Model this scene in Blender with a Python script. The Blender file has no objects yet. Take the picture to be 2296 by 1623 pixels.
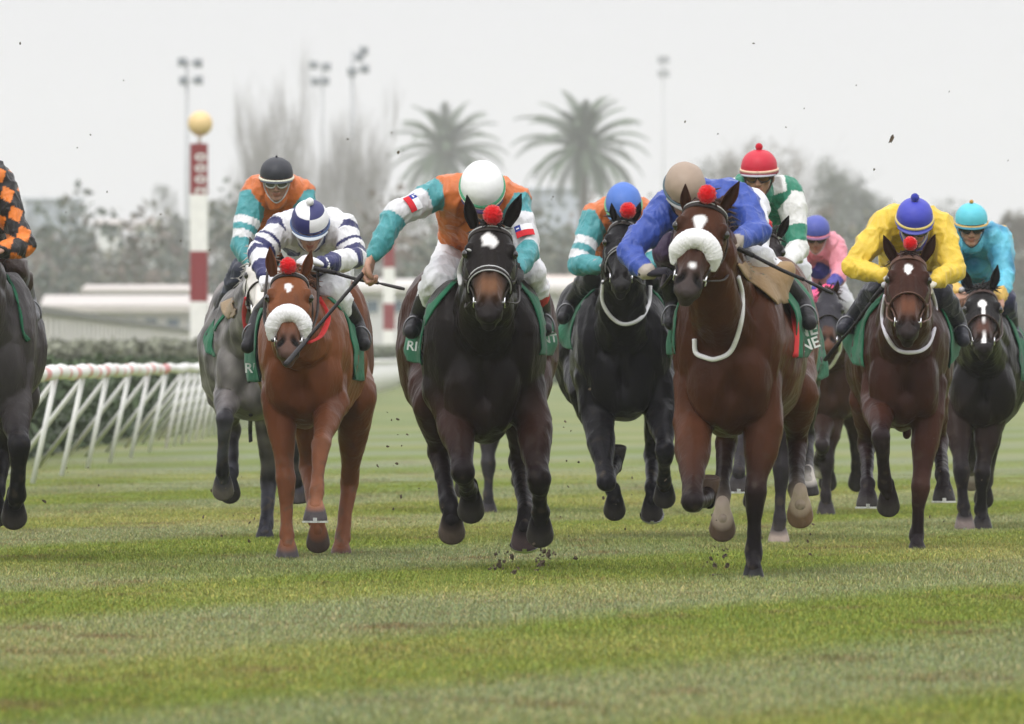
import bpy, math, random
import numpy as np
from mathutils import Vector, Matrix, Quaternion, noise
from mathutils.bvhtree import BVHTree
random.seed(7); np.random.seed(7)
sc = bpy.context.scene
# ---------------------------------------------------------------- camera, sky, sun, exposure
F = 30100.0      # focal length in reference pixels (2296 px wide frame)
CX, HZ, CH = 1148.0, 800.0, 1.0
cam_d = bpy.data.cameras.new('camera'); cam = bpy.data.objects.new('camera', cam_d)
sc.collection.objects.link(cam); sc.camera = cam
cam.location = (0, 0, CH)
cam.rotation_euler = (math.radians(90) - 11.5 / F, 0, 0)
cam_d.sensor_width = 36.0; cam_d.lens = 36.0 * F / 2296.0
cam_d.clip_start = 1.0; cam_d.clip_end = 20000.0
cam_d.dof.use_dof = True; cam_d.dof.focus_distance = 65.0; cam_d.dof.aperture_fstop = 12.5
SUN_EL, SUN_AZ = 52.0, 200.0      # azimuth clockwise from +Y; behind the camera, a little to the left
w = bpy.data.worlds.new('World'); sc.world = w; w.use_nodes = True
nt = w.node_tree; nt.nodes.clear()
def N(t, ty, **kw):
    n = t.nodes.new(ty)
    for k, v in kw.items(): setattr(n, k, v)
    return n
sky = N(nt, 'ShaderNodeTexSky', sky_type='NISHITA', sun_disc=False)
sky.sun_elevation = math.radians(SUN_EL); sky.sun_rotation = math.radians(SUN_AZ)
sky.air_density = 1.0; sky.dust_density = 8.0; sky.ozone_density = 1.0
hs = N(nt, 'ShaderNodeHueSaturation'); hs.inputs['Saturation'].default_value = 0.12
tc = N(nt, 'ShaderNodeTexCoord'); sx = N(nt, 'ShaderNodeSeparateXYZ')
mp = N(nt, 'ShaderNodeMapRange'); mp.inputs[1].default_value = 0.0; mp.inputs[2].default_value = 1.0
mp.inputs[3].default_value = 7.3; mp.inputs[4].default_value = 18.5
mix = N(nt, 'ShaderNodeMix', data_type='RGBA'); mix.inputs[0].default_value = 0.85
cc = N(nt, 'ShaderNodeCombineColor')
bg = N(nt, 'ShaderNodeBackground'); bg.inputs[1].default_value = 0.125
wo = N(nt, 'ShaderNodeOutputWorld')
L = nt.links.new
L(tc.outputs['Generated'], sx.inputs[0]); L(sx.outputs[2], mp.inputs[0])
for i in range(3): L(mp.outputs[0], cc.inputs[i])
L(sky.outputs[0], hs.inputs['Color']); L(hs.outputs[0], mix.inputs[6]); L(cc.outputs[0], mix.inputs[7])
tn = N(nt, 'ShaderNodeVectorMath', operation='MULTIPLY'); tn.inputs[1].default_value = (1.0, 1.0, 1.03)
L(mix.outputs[2], tn.inputs[0]); L(tn.outputs[0], bg.inputs[0]); L(bg.outputs[0], wo.inputs[0])
sun_d = bpy.data.lights.new('sun', 'SUN'); sun = bpy.data.objects.new('sun', sun_d); sc.collection.objects.link(sun)
sun_d.energy = 0.9; sun_d.angle = math.radians(25); sun_d.color = (1.0, 0.965, 0.92)
az = math.radians(SUN_AZ); el = math.radians(SUN_EL)
sdir = Vector((math.sin(az) * math.cos(el), math.cos(az) * math.cos(el), math.sin(el)))
sun.rotation_euler = sdir.to_track_quat('Z', 'Y').to_euler()
sc.view_settings.view_transform = 'Standard'; sc.view_settings.look = 'None'
sc.view_settings.exposure = 0.0; sc.view_settings.gamma = 1.0
sc.cycles.use_denoising = True
sc.cycles.max_bounces = 6; sc.cycles.volume_bounces = 1; sc.cycles.diffuse_bounces = 3
sc.cycles.sample_clamp_indirect = 4.0

# ---------------------------------------------------------------- helpers
def P(u, v, D):
    "reference pixel + depth in metres -> point in the world"
    return np.array(((u - CX) * D / F, D, CH + (HZ - v) * D / F))
def V3(*a): return np.array(a, float)
def unit(a):
    a = np.asarray(a, float); n = np.linalg.norm(a); return a / (n if n > 1e-9 else 1)
def lerp(a, b, t): return a + (b - a) * t
def link(o, parent=None):
    sc.collection.objects.link(o)
    if parent is not None: o.parent = parent
    return o
def empty(name, loc=(0, 0, 0)):
    o = bpy.data.objects.new(name, None); o.location = Vector(loc); o.empty_display_size = 0.2
    return link(o)
def tag(o, label=None, cat=None, group=None, kind=None):
    for k, v in (('label', label), ('category', cat), ('group', group), ('kind', kind)):
        if v: o[k] = v
    return o
def mesh_from(name, V, Fc, mat=None, parent=None, vcol=None, fcol=None, smooth=True):
    "mesh in world coordinates; parented without moving (parent is a plain translated Empty)"
    V = np.asarray(V, float)
    off = np.array(parent_off(parent))
    me = bpy.data.meshes.new(name)
    me.from_pydata((V - off).tolist(), [], [tuple(int(i) for i in f) for f in Fc])
    if smooth: me.polygons.foreach_set('use_smooth', np.ones(len(me.polygons), bool))
    if vcol is not None: set_vcol(me, vcol)
    if fcol is not None: set_fcol(me, fcol)
    if mat: me.materials.append(mat)
    me.update()
    return link(bpy.data.objects.new(name, me), parent)
def parent_off(p):
    o = np.zeros(3)
    while p is not None:
        o = o + np.array(p.location); p = p.parent
    return o
def set_vcol(me, c):
    a = me.color_attributes.new('Col', 'FLOAT_COLOR', 'POINT')
    c = np.asarray(c, float)
    if c.ndim == 1: c = np.tile(c, (len(me.vertices), 1))
    a.data.foreach_set('color', np.hstack([c[:, :3], np.ones((len(c), 1))]).ravel())
def set_fcol(me, c):
    a = me.color_attributes.new('Col', 'FLOAT_COLOR', 'CORNER')
    tot = np.zeros(len(me.polygons), int); me.polygons.foreach_get('loop_total', tot)
    c = np.repeat(np.asarray(c, float), tot, axis=0)
    a.data.foreach_set('color', np.hstack([c[:, :3], np.ones((len(c), 1))]).ravel())

# ---- materials
_m = {}
def mat(name, col=None, rough=0.6, metal=0.0, bump=0.0, bscale=60.0, var=0.0, vscale=8.0, sheen=0.0, spec=0.5,
        stretch=None, subsurf=0.0, coat=0.0, bdist=0.01):
    if name in _m: return _m[name]
    m = bpy.data.materials.new(name); m.use_nodes = True; t = m.node_tree
    b = t.nodes['Principled BSDF']; b.inputs['Roughness'].default_value = rough; b.inputs['Metallic'].default_value = metal
    b.inputs['Specular IOR Level'].default_value = spec
    if sheen: b.inputs['Sheen Weight'].default_value = sheen; b.inputs['Sheen Roughness'].default_value = 0.4
    if coat: b.inputs['Coat Weight'].default_value = coat; b.inputs['Coat Roughness'].default_value = 0.25
    if subsurf:
        b.inputs['Subsurface Weight'].default_value = subsurf; b.inputs['Subsurface Scale'].default_value = 0.01
    if col is None:
        src = N(t, 'ShaderNodeAttribute', attribute_name='Col').outputs['Color']
    else:
        r = N(t, 'ShaderNodeRGB'); r.outputs[0].default_value = (*col, 1); src = r.outputs[0]
    geo = N(t, 'ShaderNodeNewGeometry')
    vec = geo.outputs['Position']
    if stretch:
        mm = N(t, 'ShaderNodeMapping'); mm.inputs['Scale'].default_value = stretch
        t.links.new(vec, mm.inputs[0]); vec = mm.outputs[0]
    if var:
        n = N(t, 'ShaderNodeTexNoise'); n.inputs['Scale'].default_value = vscale; n.inputs['Detail'].default_value = 5
        t.links.new(vec, n.inputs['Vector'])
        mr = N(t, 'ShaderNodeMapRange'); mr.inputs[1].default_value = .25; mr.inputs[2].default_value = .75
        mr.inputs[3].default_value = 1 - var; mr.inputs[4].default_value = 1 + var
        t.links.new(n.outputs[0], mr.inputs[0])
        mx = N(t, 'ShaderNodeVectorMath', operation='SCALE'); t.links.new(src, mx.inputs[0]); t.links.new(mr.outputs[0], mx.inputs['Scale'])
        src = mx.outputs[0]
    t.links.new(src, b.inputs['Base Color'])
    if bump:
        n = N(t, 'ShaderNodeTexNoise'); n.inputs['Scale'].default_value = bscale; n.inputs['Detail'].default_value = 4
        t.links.new(vec, n.inputs['Vector'])
        bp = N(t, 'ShaderNodeBump'); bp.inputs['Strength'].default_value = bump; bp.inputs['Distance'].default_value = bdist
        t.links.new(n.outputs[0], bp.inputs['Height']); t.links.new(bp.outputs[0], b.inputs['Normal'])
    _m[name] = m; return m
HIDE = mat('horse_coat', rough=.31, bump=.35, bscale=55, var=.22, vscale=9, sheen=.0, spec=.07, stretch=(1, 1, .45), bdist=.012)
SKIN = mat('skin', rough=.5, bump=.1, bscale=120, subsurf=.08, var=.08, vscale=60)
SILK = mat('silk', rough=.42, bump=.6, bscale=26, var=.07, vscale=20, sheen=.15, spec=.35, bdist=.02, stretch=(1, 1, .7))
CLOTH = mat('cloth', rough=.8, bump=.5, bscale=22, var=.08, vscale=22, sheen=.1, spec=.25, bdist=.015)
LEATH = mat('leather', rough=.45, bump=.25, bscale=90, var=.2, vscale=30, spec=.2)
GLOSS = mat('helmet_cover', rough=.5, var=.05, vscale=30, bump=.15, bscale=40, spec=.4)
METAL = mat('polished_metal', (.75, .75, .76), rough=.25, metal=1)
FUZZ = mat('fleece', rough=.95, bump=.6, bscale=260, var=.08, vscale=120, sheen=.5, spec=.1, bdist=.006)
HORN = mat('hoof_horn', rough=.5, var=.25, vscale=60, bump=.3, bscale=80)
GLASS = mat('dark_lens', rough=.12, spec=.7)

# ---- raw shapes: (verts, faces)
def tube(pts, rad, seg=8, cap=True, squash=None, up=None):
    pts = [np.asarray(p, float) for p in pts]; n = len(pts)
    if np.isscalar(rad): rad = [rad] * n
    V = []; Fc = []
    ref = np.array((0, 0, 1.0)) if up is None else np.asarray(up, float)
    prev = None
    for i, p in enumerate(pts):
        t = unit(pts[min(i + 1, n - 1)] - pts[max(i - 1, 0)])
        if prev is None:
            a = ref - t * np.dot(ref, t)
            if np.linalg.norm(a) < 1e-3: a = np.array((1.0, 0, 0)) - t * t[0]
            a = unit(a)
        else:
            a = unit(prev - t * np.dot(prev, t))
        prev = a; b = np.cross(t, a)
        for k in range(seg):
            th = 2 * math.pi * k / seg
            ca, sa = math.cos(th), math.sin(th)
            if squash: ca *= squash[0]; sa *= squash[1]
            V.append(p + rad[i] * (ca * a + sa * b))
    for i in range(n - 1):
        for k in range(seg):
            k2 = (k + 1) % seg
            Fc.append((i * seg + k, i * seg + k2, (i + 1) * seg + k2, (i + 1) * seg + k))
    if cap:
        Fc.append(tuple(range(seg))[::-1]); Fc.append(tuple((n - 1) * seg + k for k in range(seg)))
    return V, Fc
def spline(pts, n=8):
    "Catmull-Rom through pts"
    p = [np.asarray(x, float) for x in pts]; p = [2 * p[0] - p[1]] + p + [2 * p[-1] - p[-2]]
    out = []
    for i in range(1, len(p) - 2):
        for k in range(n):
            t = k / n
            out.append(.5 * ((2 * p[i]) + (-p[i-1] + p[i+1]) * t + (2*p[i-1] - 5*p[i] + 4*p[i+1] - p[i+2]) * t*t
                       + (-p[i-1] + 3*p[i] - 3*p[i+1] + p[i+2]) * t**3))
    out.append(p[-2]); return out
def sphere(c, r, R=None, nu=16, nv=10):
    r = np.array([r] * 3 if np.isscalar(r) else r, float); V = []; Fc = []
    for j in range(1, nv):
        ph = math.pi * j / nv
        for i in range(nu):
            th = 2 * math.pi * i / nu
            V.append((math.sin(ph) * math.cos(th), math.sin(ph) * math.sin(th), math.cos(ph)))
    V.append((0, 0, 1)); V.append((0, 0, -1)); a, b = len(V) - 2, len(V) - 1
    for j in range(nv - 2):
        for i in range(nu):
            i2 = (i + 1) % nu
            Fc.append((j*nu+i, (j+1)*nu+i, (j+1)*nu+i2, j*nu+i2))
    for i in range(nu):
        i2 = (i + 1) % nu
        Fc.append((a, i, i2)); Fc.append((b, (nv-2)*nu+i2, (nv-2)*nu+i))
    V = np.array(V) * r
    if R is not None: V = V @ np.asarray(R, float).T
    return V + np.asarray(c, float), Fc
def box(c, s, R=None):
    V = np.array([(x, y, z) for x in (-.5, .5) for y in (-.5, .5) for z in (-.5, .5)]) * np.asarray(s, float)
    if R is not None: V = V @ np.asarray(R, float).T
    Fc = [(0, 1, 3, 2), (4, 6, 7, 5), (0, 4, 5, 1), (2, 3, 7, 6), (0, 2, 6, 4), (1, 5, 7, 3)]
    return V + np.asarray(c, float), Fc
class MB:
    "collects raw shapes (with a colour each) into one mesh"
    def __init__(s): s.V = []; s.F = []; s.C = []; s.n = 0
    def add(s, vf, col=(.5, .5, .5)):
        V, Fc = vf; V = np.asarray(V, float)
        s.V.append(V); s.F += [tuple(i + s.n for i in f) for f in Fc]; s.n += len(V)
        s.C.append(np.tile(np.asarray(col, float)[:3], (len(Fc), 1)) if np.ndim(col) == 1 else np.asarray(col, float))
        return s
    def build(s, name, m, parent=None, smooth=True):
        return mesh_from(name, np.vstack(s.V), s.F, m, parent, fcol=np.vstack(s.C), smooth=smooth)
def frame(a, n):
    "rotation matrix with columns l, n, a (a kept, n made orthogonal)"
    a = unit(a); n = unit(np.asarray(n, float) - a * np.dot(n, a)); l = np.cross(n, a)
    return np.column_stack([l, n, a])

# ---- blended solid: overlapping capsules, ellipsoids and lofts fused into one continuous skin
class Sculpt:
    def __init__(s): s.V = []; s.F = []; s.n = 0; s.pr = []
    def _a(s, vf):
        V, Fc = vf; V = np.asarray(V, float); s.V.append(V)
        s.F += [tuple(i + s.n for i in f) for f in Fc]; s.n += len(V)
    def cap(s, p0, p1, r0, r1, c0=None, c1=None, nm='', flat=None):
        p0 = np.asarray(p0, float); p1 = np.asarray(p1, float)
        ax = p1 - p0; Ln = np.linalg.norm(ax); a = unit(ax) if Ln > 1e-6 else np.array((0, 0, 1.))
        pts = []; rr = []
        for k in (85, 60, 30): th = math.radians(k); pts.append(p0 - a * r0 * math.sin(th)); rr.append(r0 * math.cos(th))
        for k in range(5): pts.append(lerp(p0, p1, k / 4)); rr.append(lerp(r0, r1, k / 4))
        for k in (30, 60, 85): th = math.radians(k); pts.append(p1 + a * r1 * math.sin(th)); rr.append(r1 * math.cos(th))
        s._a(tube(pts, rr, 12, squash=flat[0] if flat else None, up=flat[1] if flat else None))
        s.pr.append(('c', p0, p1, r0, r1, c0, c0 if c1 is None else c1, nm))
    def chain(s, pts, rad, cols=None, nm=''):
        for i in range(len(pts) - 1):
            s.cap(pts[i], pts[i+1], rad[i], rad[i+1], cols[i] if cols is not None else None,
                  cols[i+1] if cols is not None else None, nm + str(i) if nm else '')
    def ell(s, c, r, R=None, col=None, nm=''):
        R = np.eye(3) if R is None else np.asarray(R, float); r = np.asarray(r, float)
        s._a(sphere(c, r, R, 18, 12)); s.pr.append(('e', np.asarray(c, float), R, r, col, nm))
    def build(s, voxel, big=.10, it_big=14, it_small=3):
        me = bpy.data.meshes.new('tmp'); me.from_pydata(np.vstack(s.V).tolist(), [], s.F)
        o = bpy.data.objects.new('tmp', me); sc.collection.objects.link(o)
        md = o.modifiers.new('r', 'REMESH'); md.mode = 'VOXEL'; md.voxel_size = voxel; md.adaptivity = 0
        dg = bpy.context.evaluated_depsgraph_get(); ev = o.evaluated_get(dg); m2 = ev.to_mesh()
        nv = len(m2.vertices); V = np.empty(nv * 3); m2.vertices.foreach_get('co', V); V = V.reshape(-1, 3)
        ne = len(m2.edges); E = np.empty(ne * 2, int); m2.edges.foreach_get('vertices', E); E = E.reshape(-1, 2)
        Fc = [tuple(p.vertices) for p in m2.polygons]
        ev.to_mesh_clear(); bpy.data.objects.remove(o); bpy.data.meshes.remove(me)
        D, T, Rr = s.dist(V)
        r = Rr[np.arange(nv), D.argmin(1)]
        wgt = np.clip((r - .045) / (big - .045), 0, 1)
        deg = np.bincount(E.ravel(), minlength=nv)[:, None].astype(float)
        def sm(V, lam):
            A = np.zeros_like(V)
            for k in range(3):
                A[:, k] = np.bincount(E[:, 0], V[E[:, 1], k], nv) + np.bincount(E[:, 1], V[E[:, 0], k], nv)
            return V + lam * (A / deg - V)
        for i in range(it_small): V = sm(V, .5); V = sm(V, -.52)
        for i in range(it_big): V = sm(V, .55 * wgt[:, None]); V = sm(V, -.36 * wgt[:, None])
        return V, Fc
    def dist(s, V):
        n = len(V); m = len(s.pr); D = np.empty((n, m)); T = np.zeros((n, m)); Rr = np.empty((n, m))
        for j, p in enumerate(s.pr):
            if p[0] == 'c':
                _, a, b, r0, r1 = p[:5]; ab = b - a; q = V - a
                t = np.clip(q @ ab / max(ab @ ab, 1e-9), 0, 1)
                r = r0 + (r1 - r0) * t
                D[:, j] = np.linalg.norm(q - t[:, None] * ab, axis=1) - r; T[:, j] = t; Rr[:, j] = r
            else:
                _, c, R, r = p[:4]; q = (V - c) @ R / r; k = np.linalg.norm(q, axis=1)
                D[:, j] = (k - 1) * r.min() ; Rr[:, j] = r.mean()
        return D, T, Rr
    def colors(s, V, soft=.02):
        D, T, Rr = s.dist(V); W = np.exp(-(D - D.min(1, keepdims=True)) / soft); W /= W.sum(1, keepdims=True)
        C = np.zeros((len(V), 3))
        for j, p in enumerate(s.pr):
            if p[0] == 'c': c = np.asarray(p[5])[None] * (1 - T[:, j:j+1]) + np.asarray(p[6])[None] * T[:, j:j+1]
            else: c = np.asarray(p[4])[None]
            C += W[:, j:j+1] * c
        return C
    def nearest(s, V):
        D, T, Rr = s.dist(V); j = D.argmin(1)
        nm = np.array([p[-1] for p in s.pr]); return nm[j], T[np.arange(len(V)), j], j
def vnormals(V, Fc):
    q = np.array([f for f in Fc if len(f) == 4]); n = np.cross(V[q[:, 2]]-V[q[:, 0]], V[q[:, 3]]-V[q[:, 1]]); out = np.zeros_like(V)
    for k in range(4):
        for a in range(3): out[:, a] += np.bincount(q[:, k], n[:, a], len(V))
    return out / np.maximum(np.linalg.norm(out, axis=1), 1e-9)[:, None]
def vnoise(V, scale, seed=0.0):
    return np.array([noise.noise(Vector(v * scale + seed)) for v in V])
ONLY = None
# ---------------------------------------------------------------- horses
HT = np.array([(-.04, .060, .060), (.0, .076, .078), (.12, .102, .100), (.26, .113, .125), (.38, .108, .132), (.50, .090, .118),
               (.62, .068, .090), (.74, .056, .068), (.86, .060, .060), (.94, .056, .052), (1.0, .036, .034)])
class Head:
    def __init__(s, Pp, Pc, ws, HL):
        s.P = Pp; s.HL = HL/1.055; s.a = unit(Pc - Pp); s.n = np.array((0, -1, .3)); s.n = unit(s.n - s.a * (s.n @ s.a))
        s.l = np.cross(s.n, s.a); s.ws = ws
    def loc(s, x, t, y): return s.P + s.l * x * s.ws + s.a * t * s.HL + s.n * y
    def surf(s, t, ang, off=0.0):
        w = np.interp(t, HT[:, 0], HT[:, 1]) * s.ws; d = np.interp(t, HT[:, 0], HT[:, 2]); th = math.radians(ang)
        return s.P + s.a * t * s.HL - s.n * d + s.l * (w + off) * math.sin(th) + s.n * (d + off) * math.cos(th)
    def co(s, V):
        q = V - s.P; return q @ s.l / s.ws, q @ s.a / s.HL, q @ s.n
def put_head(S, H, c, mz):
    V = []; n = 20
    for t, w, d in HT:
        for k in range(n):
            th = 2 * math.pi * k / n; sx_, cx_ = math.sin(th), math.cos(th)
            e = .85
            V.append(H.P + H.a * t * H.HL - H.n * d + H.l * w * H.ws * np.sign(sx_) * abs(sx_)**e + H.n * d * np.sign(cx_) * abs(cx_)**e)
    Fc = []; m = len(HT)
    for i in range(m - 1):
        for k in range(n):
            k2 = (k + 1) % n; Fc.append((i*n+k, i*n+k2, (i+1)*n+k2, (i+1)*n+k))
    Fc.append(tuple(range(n))[::-1]); Fc.append(tuple((m-1)*n+k for k in range(n)))
    S._a((V, Fc))
    for i in range(m - 1):
        t0, w0, d0 = HT[i]; t1, w1, d1 = HT[i+1]
        ca = mz if t0 > .8 else c; cb = mz if t1 > .8 else c
        S.pr.append(('c', H.P + H.a*t0*H.HL - H.n*d0, H.P + H.a*t1*H.HL - H.n*d1, (w0+d0)/2, (w1+d1)/2, ca, cb, 'head'))
    dk = tuple(x * .8 for x in c)
    for sg in (-1, 1):
        S.ell(H.loc(sg*.092, .25, -.045), (.030, .034, .036), col=c)
        S.ell(H.loc(sg*.090, .215, -.028), (.022, .022, .020), col=c)
        S.ell(H.loc(sg*.055, .40, -.15), (.05, .07, .085), col=dk)
        S.cap(H.loc(sg*.088, .36, -.055), H.loc(sg*.058, .62, -.05), .020, .013, c, c)
        S.ell(H.loc(sg*.036, .875, -.022), (.027, .027, .036), frame(H.a, H.n), col=mz)
        S.cap(H.loc(sg*.020, .30, -.010), H.loc(sg*.022, .78, -.012), .018, .020, c, mz)
    S.ell(H.loc(0, .965, -.030), (.040*H.ws, .030, .036), frame(H.a, H.n), col=mz)
    S.ell(H.loc(0, .975, -.080), (.034*H.ws, .030, .034), frame(H.a, H.n), col=mz)
def ear_mesh(base, tip, n, c, cin):
    base = np.asarray(base); tip = np.asarray(tip); ax = unit(tip - base); Ln = np.linalg.norm(tip - base)
    n = unit(n - ax * (n @ ax)); side = np.cross(ax, n)
    tt = [-.12, 0, .15, .3, .45, .6, .75, .88, 1.0]; ww = [.024, .028, .033, .036, .034, .029, .020, .011, .003]
    V = []; Fc = []; C = []; na = 11; kx = Ln / .16
    for layer, (sc_, shift) in enumerate(((1.0, 0.0), (.80, .003))):
        for t, w_ in zip(tt, ww):
            op = 105 - 20 * t
            for k in range(na):
                th = math.radians(-op + 2*op*k/(na-1)); r = w_ * sc_ * min(kx, 1.15)
                bend = side * 0 + n * (.012 * math.sin(math.pi * t))
                V.append(base + ax*Ln*t + bend + side*r*math.sin(th) - n*(r*math.cos(th)*.9) + n*shift); C.append(c if layer == 0 else cin)
    m = len(tt)
    for layer in (0, 1):
        o = layer * m * na
        for i in range(m-1):
            for k in range(na-1):
                f = (o+i*na+k, o+i*na+k+1, o+(i+1)*na+k+1, o+(i+1)*na+k); Fc.append(f if layer == 0 else f[::-1])
    o = m * na
    for i in range(m-1):
        Fc.append((i*na, (i+1)*na, o+(i+1)*na, o+i*na)); e = na-1
        Fc.append((i*na+e, o+i*na+e, o+(i+1)*na+e, (i+1)*na+e))
    return V, Fc, C
def hoof_mesh(c, phi, yaw=0.0, s=1.0):
    s *= 1.10; phi = 195 if phi > 150 else (phi*.62 if phi > 30 else phi)
    ph = math.radians(phi); R = Matrix.Rotation(math.radians(yaw), 3, 'Z') @ Matrix.Rotation(ph, 3, 'X')
    R = np.array(R); n = 20; V = []; Fc = []
    prof = [(-1.3, .030, -.9), (-.5, .038, -.38), (0.0, .0475, -.02), (.25, .052, .25), (.55, .057, .55), (.82, .0605, .82), (.95, .060, .97), (1.0, .054, 1.02), (1.0, .045, 1.0), (.96, .03, .96)]
    for q, r, h in prof:
        for k in range(n):
            th = 2*math.pi*k/n; sx_, cf = math.sin(th), math.cos(th)   # cf=1 toe
            y = -(cf * r * (1.08 if cf > 0 else .8) + .026 * q); z = -.066 * h + (.012 * cf) * (1 - q) * -1
            V.append((r * sx_, y, z))
    m = len(prof)
    for i in range(m-1):
        for k in range(n):
            k2 = (k+1) % n; Fc.append((i*n+k, i*n+k2, (i+1)*n+k2, (i+1)*n+k))
    Fc.append(tuple(range(n))[::-1]); Fc.append(tuple((m-1)*n+k for k in range(n)))
    V = np.array(V) * s; V = V @ R.T + c
    # shoe: an open ring on the sole
    SV = []; SF = []; na = 20
    for k in range(na):
        th = math.radians(-140 + 280*k/(na-1)); sx_, cf = math.sin(th), math.cos(th)
        for r, z in ((.066, -.064), (.066, -.074), (.047, -.074), (.047, -.064)):
            SV.append((r*sx_, -(cf*r*(1.08 if cf > 0 else .8) + .026), z))
    for k in range(na-1):
        for j in range(4): SF.append((k*4+j, k*4+(j+1) % 4, (k+1)*4+(j+1) % 4, (k+1)*4+j))
    SF.append((3, 2, 1, 0)); b = (na-1)*4; SF.append((b, b+1, b+2, b+3))
    cl, cf_ = box((0, -.026-.0715, -.060), (.020, .006, .022)); SV = list(SV) ; b = len(SV); SV += [tuple(x) for x in cl]; SF += [tuple(i+b for i in f) for f in cf_]
    SV = (np.array(SV) * s) @ R.T + c
    return (V, Fc), (SV, SF)

def horse(sp):
    D0 = sp['D']; q = lambda u, v, dy=0.0: P(u, v, D0 + dy)
    px = D0 / F
    c = np.array(sp['coat']); lc = np.array(sp.get('legs_col', c)); mz = np.array(sp.get('muzzle', c * .6)); hc = np.array(sp.get('haunch', c))
    chc = np.array(sp.get('chest_shade', c))  # darker breast tone: chest shadow put into the coat colour
    cu, chw, hu, hhw = sp['cu'], sp['chw'] * px, sp['hu'], sp['hhw'] * (D0 + 1.4) / F
    vw, vb = sp['vw'], sp['vb']
    zw = q(cu, vw)[2]; zb = q(cu, vb)[2]; h = zw - zb; zm = (zw + zb) / 2
    def tx(dy): return lerp(q(cu, 0, 0)[0], q(hu, 0, 1.4)[0], dy / 1.4)
    root = empty('racehorse', (tx(.7), D0 + .7, 0)); tag(root, sp['label'], 'horse', sp.get('group', 'racehorses galloping up the turf'))
    Pp = q(*sp['poll'], sp.get('hdy', -.55)); Pc = q(*sp['chin'], sp.get('hdy', -.55)) + V3(0, 0, .05)
    HL = sp.get('HL', .56); dd = Pc - Pp; fy = math.sqrt(max(HL**2 - dd[0]**2 - dd[2]**2, .02)); Pc = Pp + np.array((dd[0], -fy, dd[2]))
    H = Head(Pp, Pc, sp['ew'] * px / .112, HL)
    S = Sculpt(); cx = tx(0)
    for sg in (-1, 1):
        S.ell((cx + sg*max(chw-.13, .06), D0+.22, zm+.06*h), (.125, .27, .40*h), col=c, nm='')
        S.ell((cx + sg*.075, D0+.035, zb+.34*h), (.105, .12, .20*h/.75), col=chc)
        S.ell((tx(.62)+sg*max(chw-.20, .05), D0+.75, zm+.02), (.19, .55, .40*h), col=c)
        hw = max(hhw - .16, .05)
        S.ell((tx(1.4)+sg*hw, D0+1.42, zm+.06), (.165, .32, .36), col=hc)
        S.ell((tx(1.3)+sg*hw*.75, D0+1.4, zw-.20), (.17, .36, .20), col=hc)
    S.ell((cx, D0+.16, zm+.02), (max(chw-.09, .1), .26, .46*h), col=c)
    S.ell((cx, D0+.2, zb+.14), (.13, .28, .14), col=chc)
    S.ell((tx(.7), D0+.75, zm-.01), (.27, .75, .47*h), col=c)
    S.ell((tx(1.4), D0+1.4, zw-.24), (.22, .38, .22), col=hc)
    S.cap((tx(.3), D0+.33, zw-.10), (tx(1.3), D0+1.3, zw-.10), .10, .11, c, hc)
    # neck
    H0 = H.loc(0, .03, -.09); T0 = H.loc(0, .26, -.19); M0 = H.loc(0, .12, -.14)
    nb = sp.get('neck', 1.0)
    S.cap(H0, (tx(.25), D0+.28, zw-.11), .066, .105*nb, c, c)
    S.cap(M0, (cx, D0+.14, lerp(zw, zb, .30)), .085, .155*nb, c, c)
    S.cap(T0, (cx, D0+.06, lerp(zw, zb, .42)), .078, .150*nb, c, c)
    put_head(S, H, c, mz)
    hooves = []
    for kind, pts, phi, o in sp['legs']:
        p = [q(*a) for a in pts]; ls = o.get('s', sp.get('legs_s', .80)); cs = o.get('cols') or [None]*4
        kc = np.array(o.get('sock', lc)); k1 = lc if cs[1] is None else cs[1]
        sg = np.sign(p[0][0] - tx(.1 if kind == 'F' else 1.2))
        if kind == 'F':
            root_p = np.array((cx + sg*max(chw-.13, .06), D0+.16, zb+.30*h))
            L1 = np.linalg.norm(p[1]-p[0]); L2 = max(np.linalg.norm(p[2]-p[1]), .05); u1 = unit(p[0]-p[1]); u2 = unit(p[2]-p[1])
            ch = [root_p, p[0], lerp(p[0], p[1], .40), lerp(p[0], p[1], .74), p[1]+u1*min(.055, .4*L1), p[1]+u1*.012, p[1]+u2*min(.035, .3*L2), lerp(p[1], p[2], .45), lerp(p[1], p[2], .78), p[2],
                  lerp(p[2], p[3], .55), p[3]]
            r = np.array([.130, .093, .079, .057, .055, .061, .052, .037, .038, .048, .038, .037]) * np.array([1, .55+.45*ls, .4+.6*ls] + [ls]*9)
            cl = [c, hc, lerp(hc, lc, .15), lerp(hc, lc, .55), lerp(hc, k1, .8), k1, k1, lc, lc, lc, kc, kc]
            sd_ = V3(1, 0, 0)   # outer extensor belly of the forearm
            S.cap(lerp(p[0], p[1], .05) + sd_*sg*.035, lerp(p[0], p[1], .62) + sd_*sg*.014, .060*ls, .036*ls, hc, lerp(hc, lc, .4))
        else:
            root_p = np.array((tx(1.35) + sg*max(hhw-.17, .05), D0+1.35, zm-.03))
            ch = [root_p, p[0], lerp(p[0], p[1], .40), lerp(p[0], p[1], .8), p[1], lerp(p[1], p[2], .22), lerp(p[1], p[2], .75), p[2],
                  lerp(p[2], p[3], .55), p[3]]
            r = np.array([.150, .098, .084, .056, .060, .047, .040, .0485, .038, .037]) * np.array([1, 1, .4+.6*ls] + [ls]*7)
            cl = [hc, hc, lerp(hc, lc, .2), lerp(hc, lc, .6), lerp(hc, lc, .85), lc, lc, lc, kc, kc]
            # point of hock
            S.cap(p[1] + V3(0, .05, .02), lerp(p[1], p[0], .25) + V3(0, .05, 0), .026, .018, lc, hc)
        S.chain(ch, r, cl)
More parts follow.
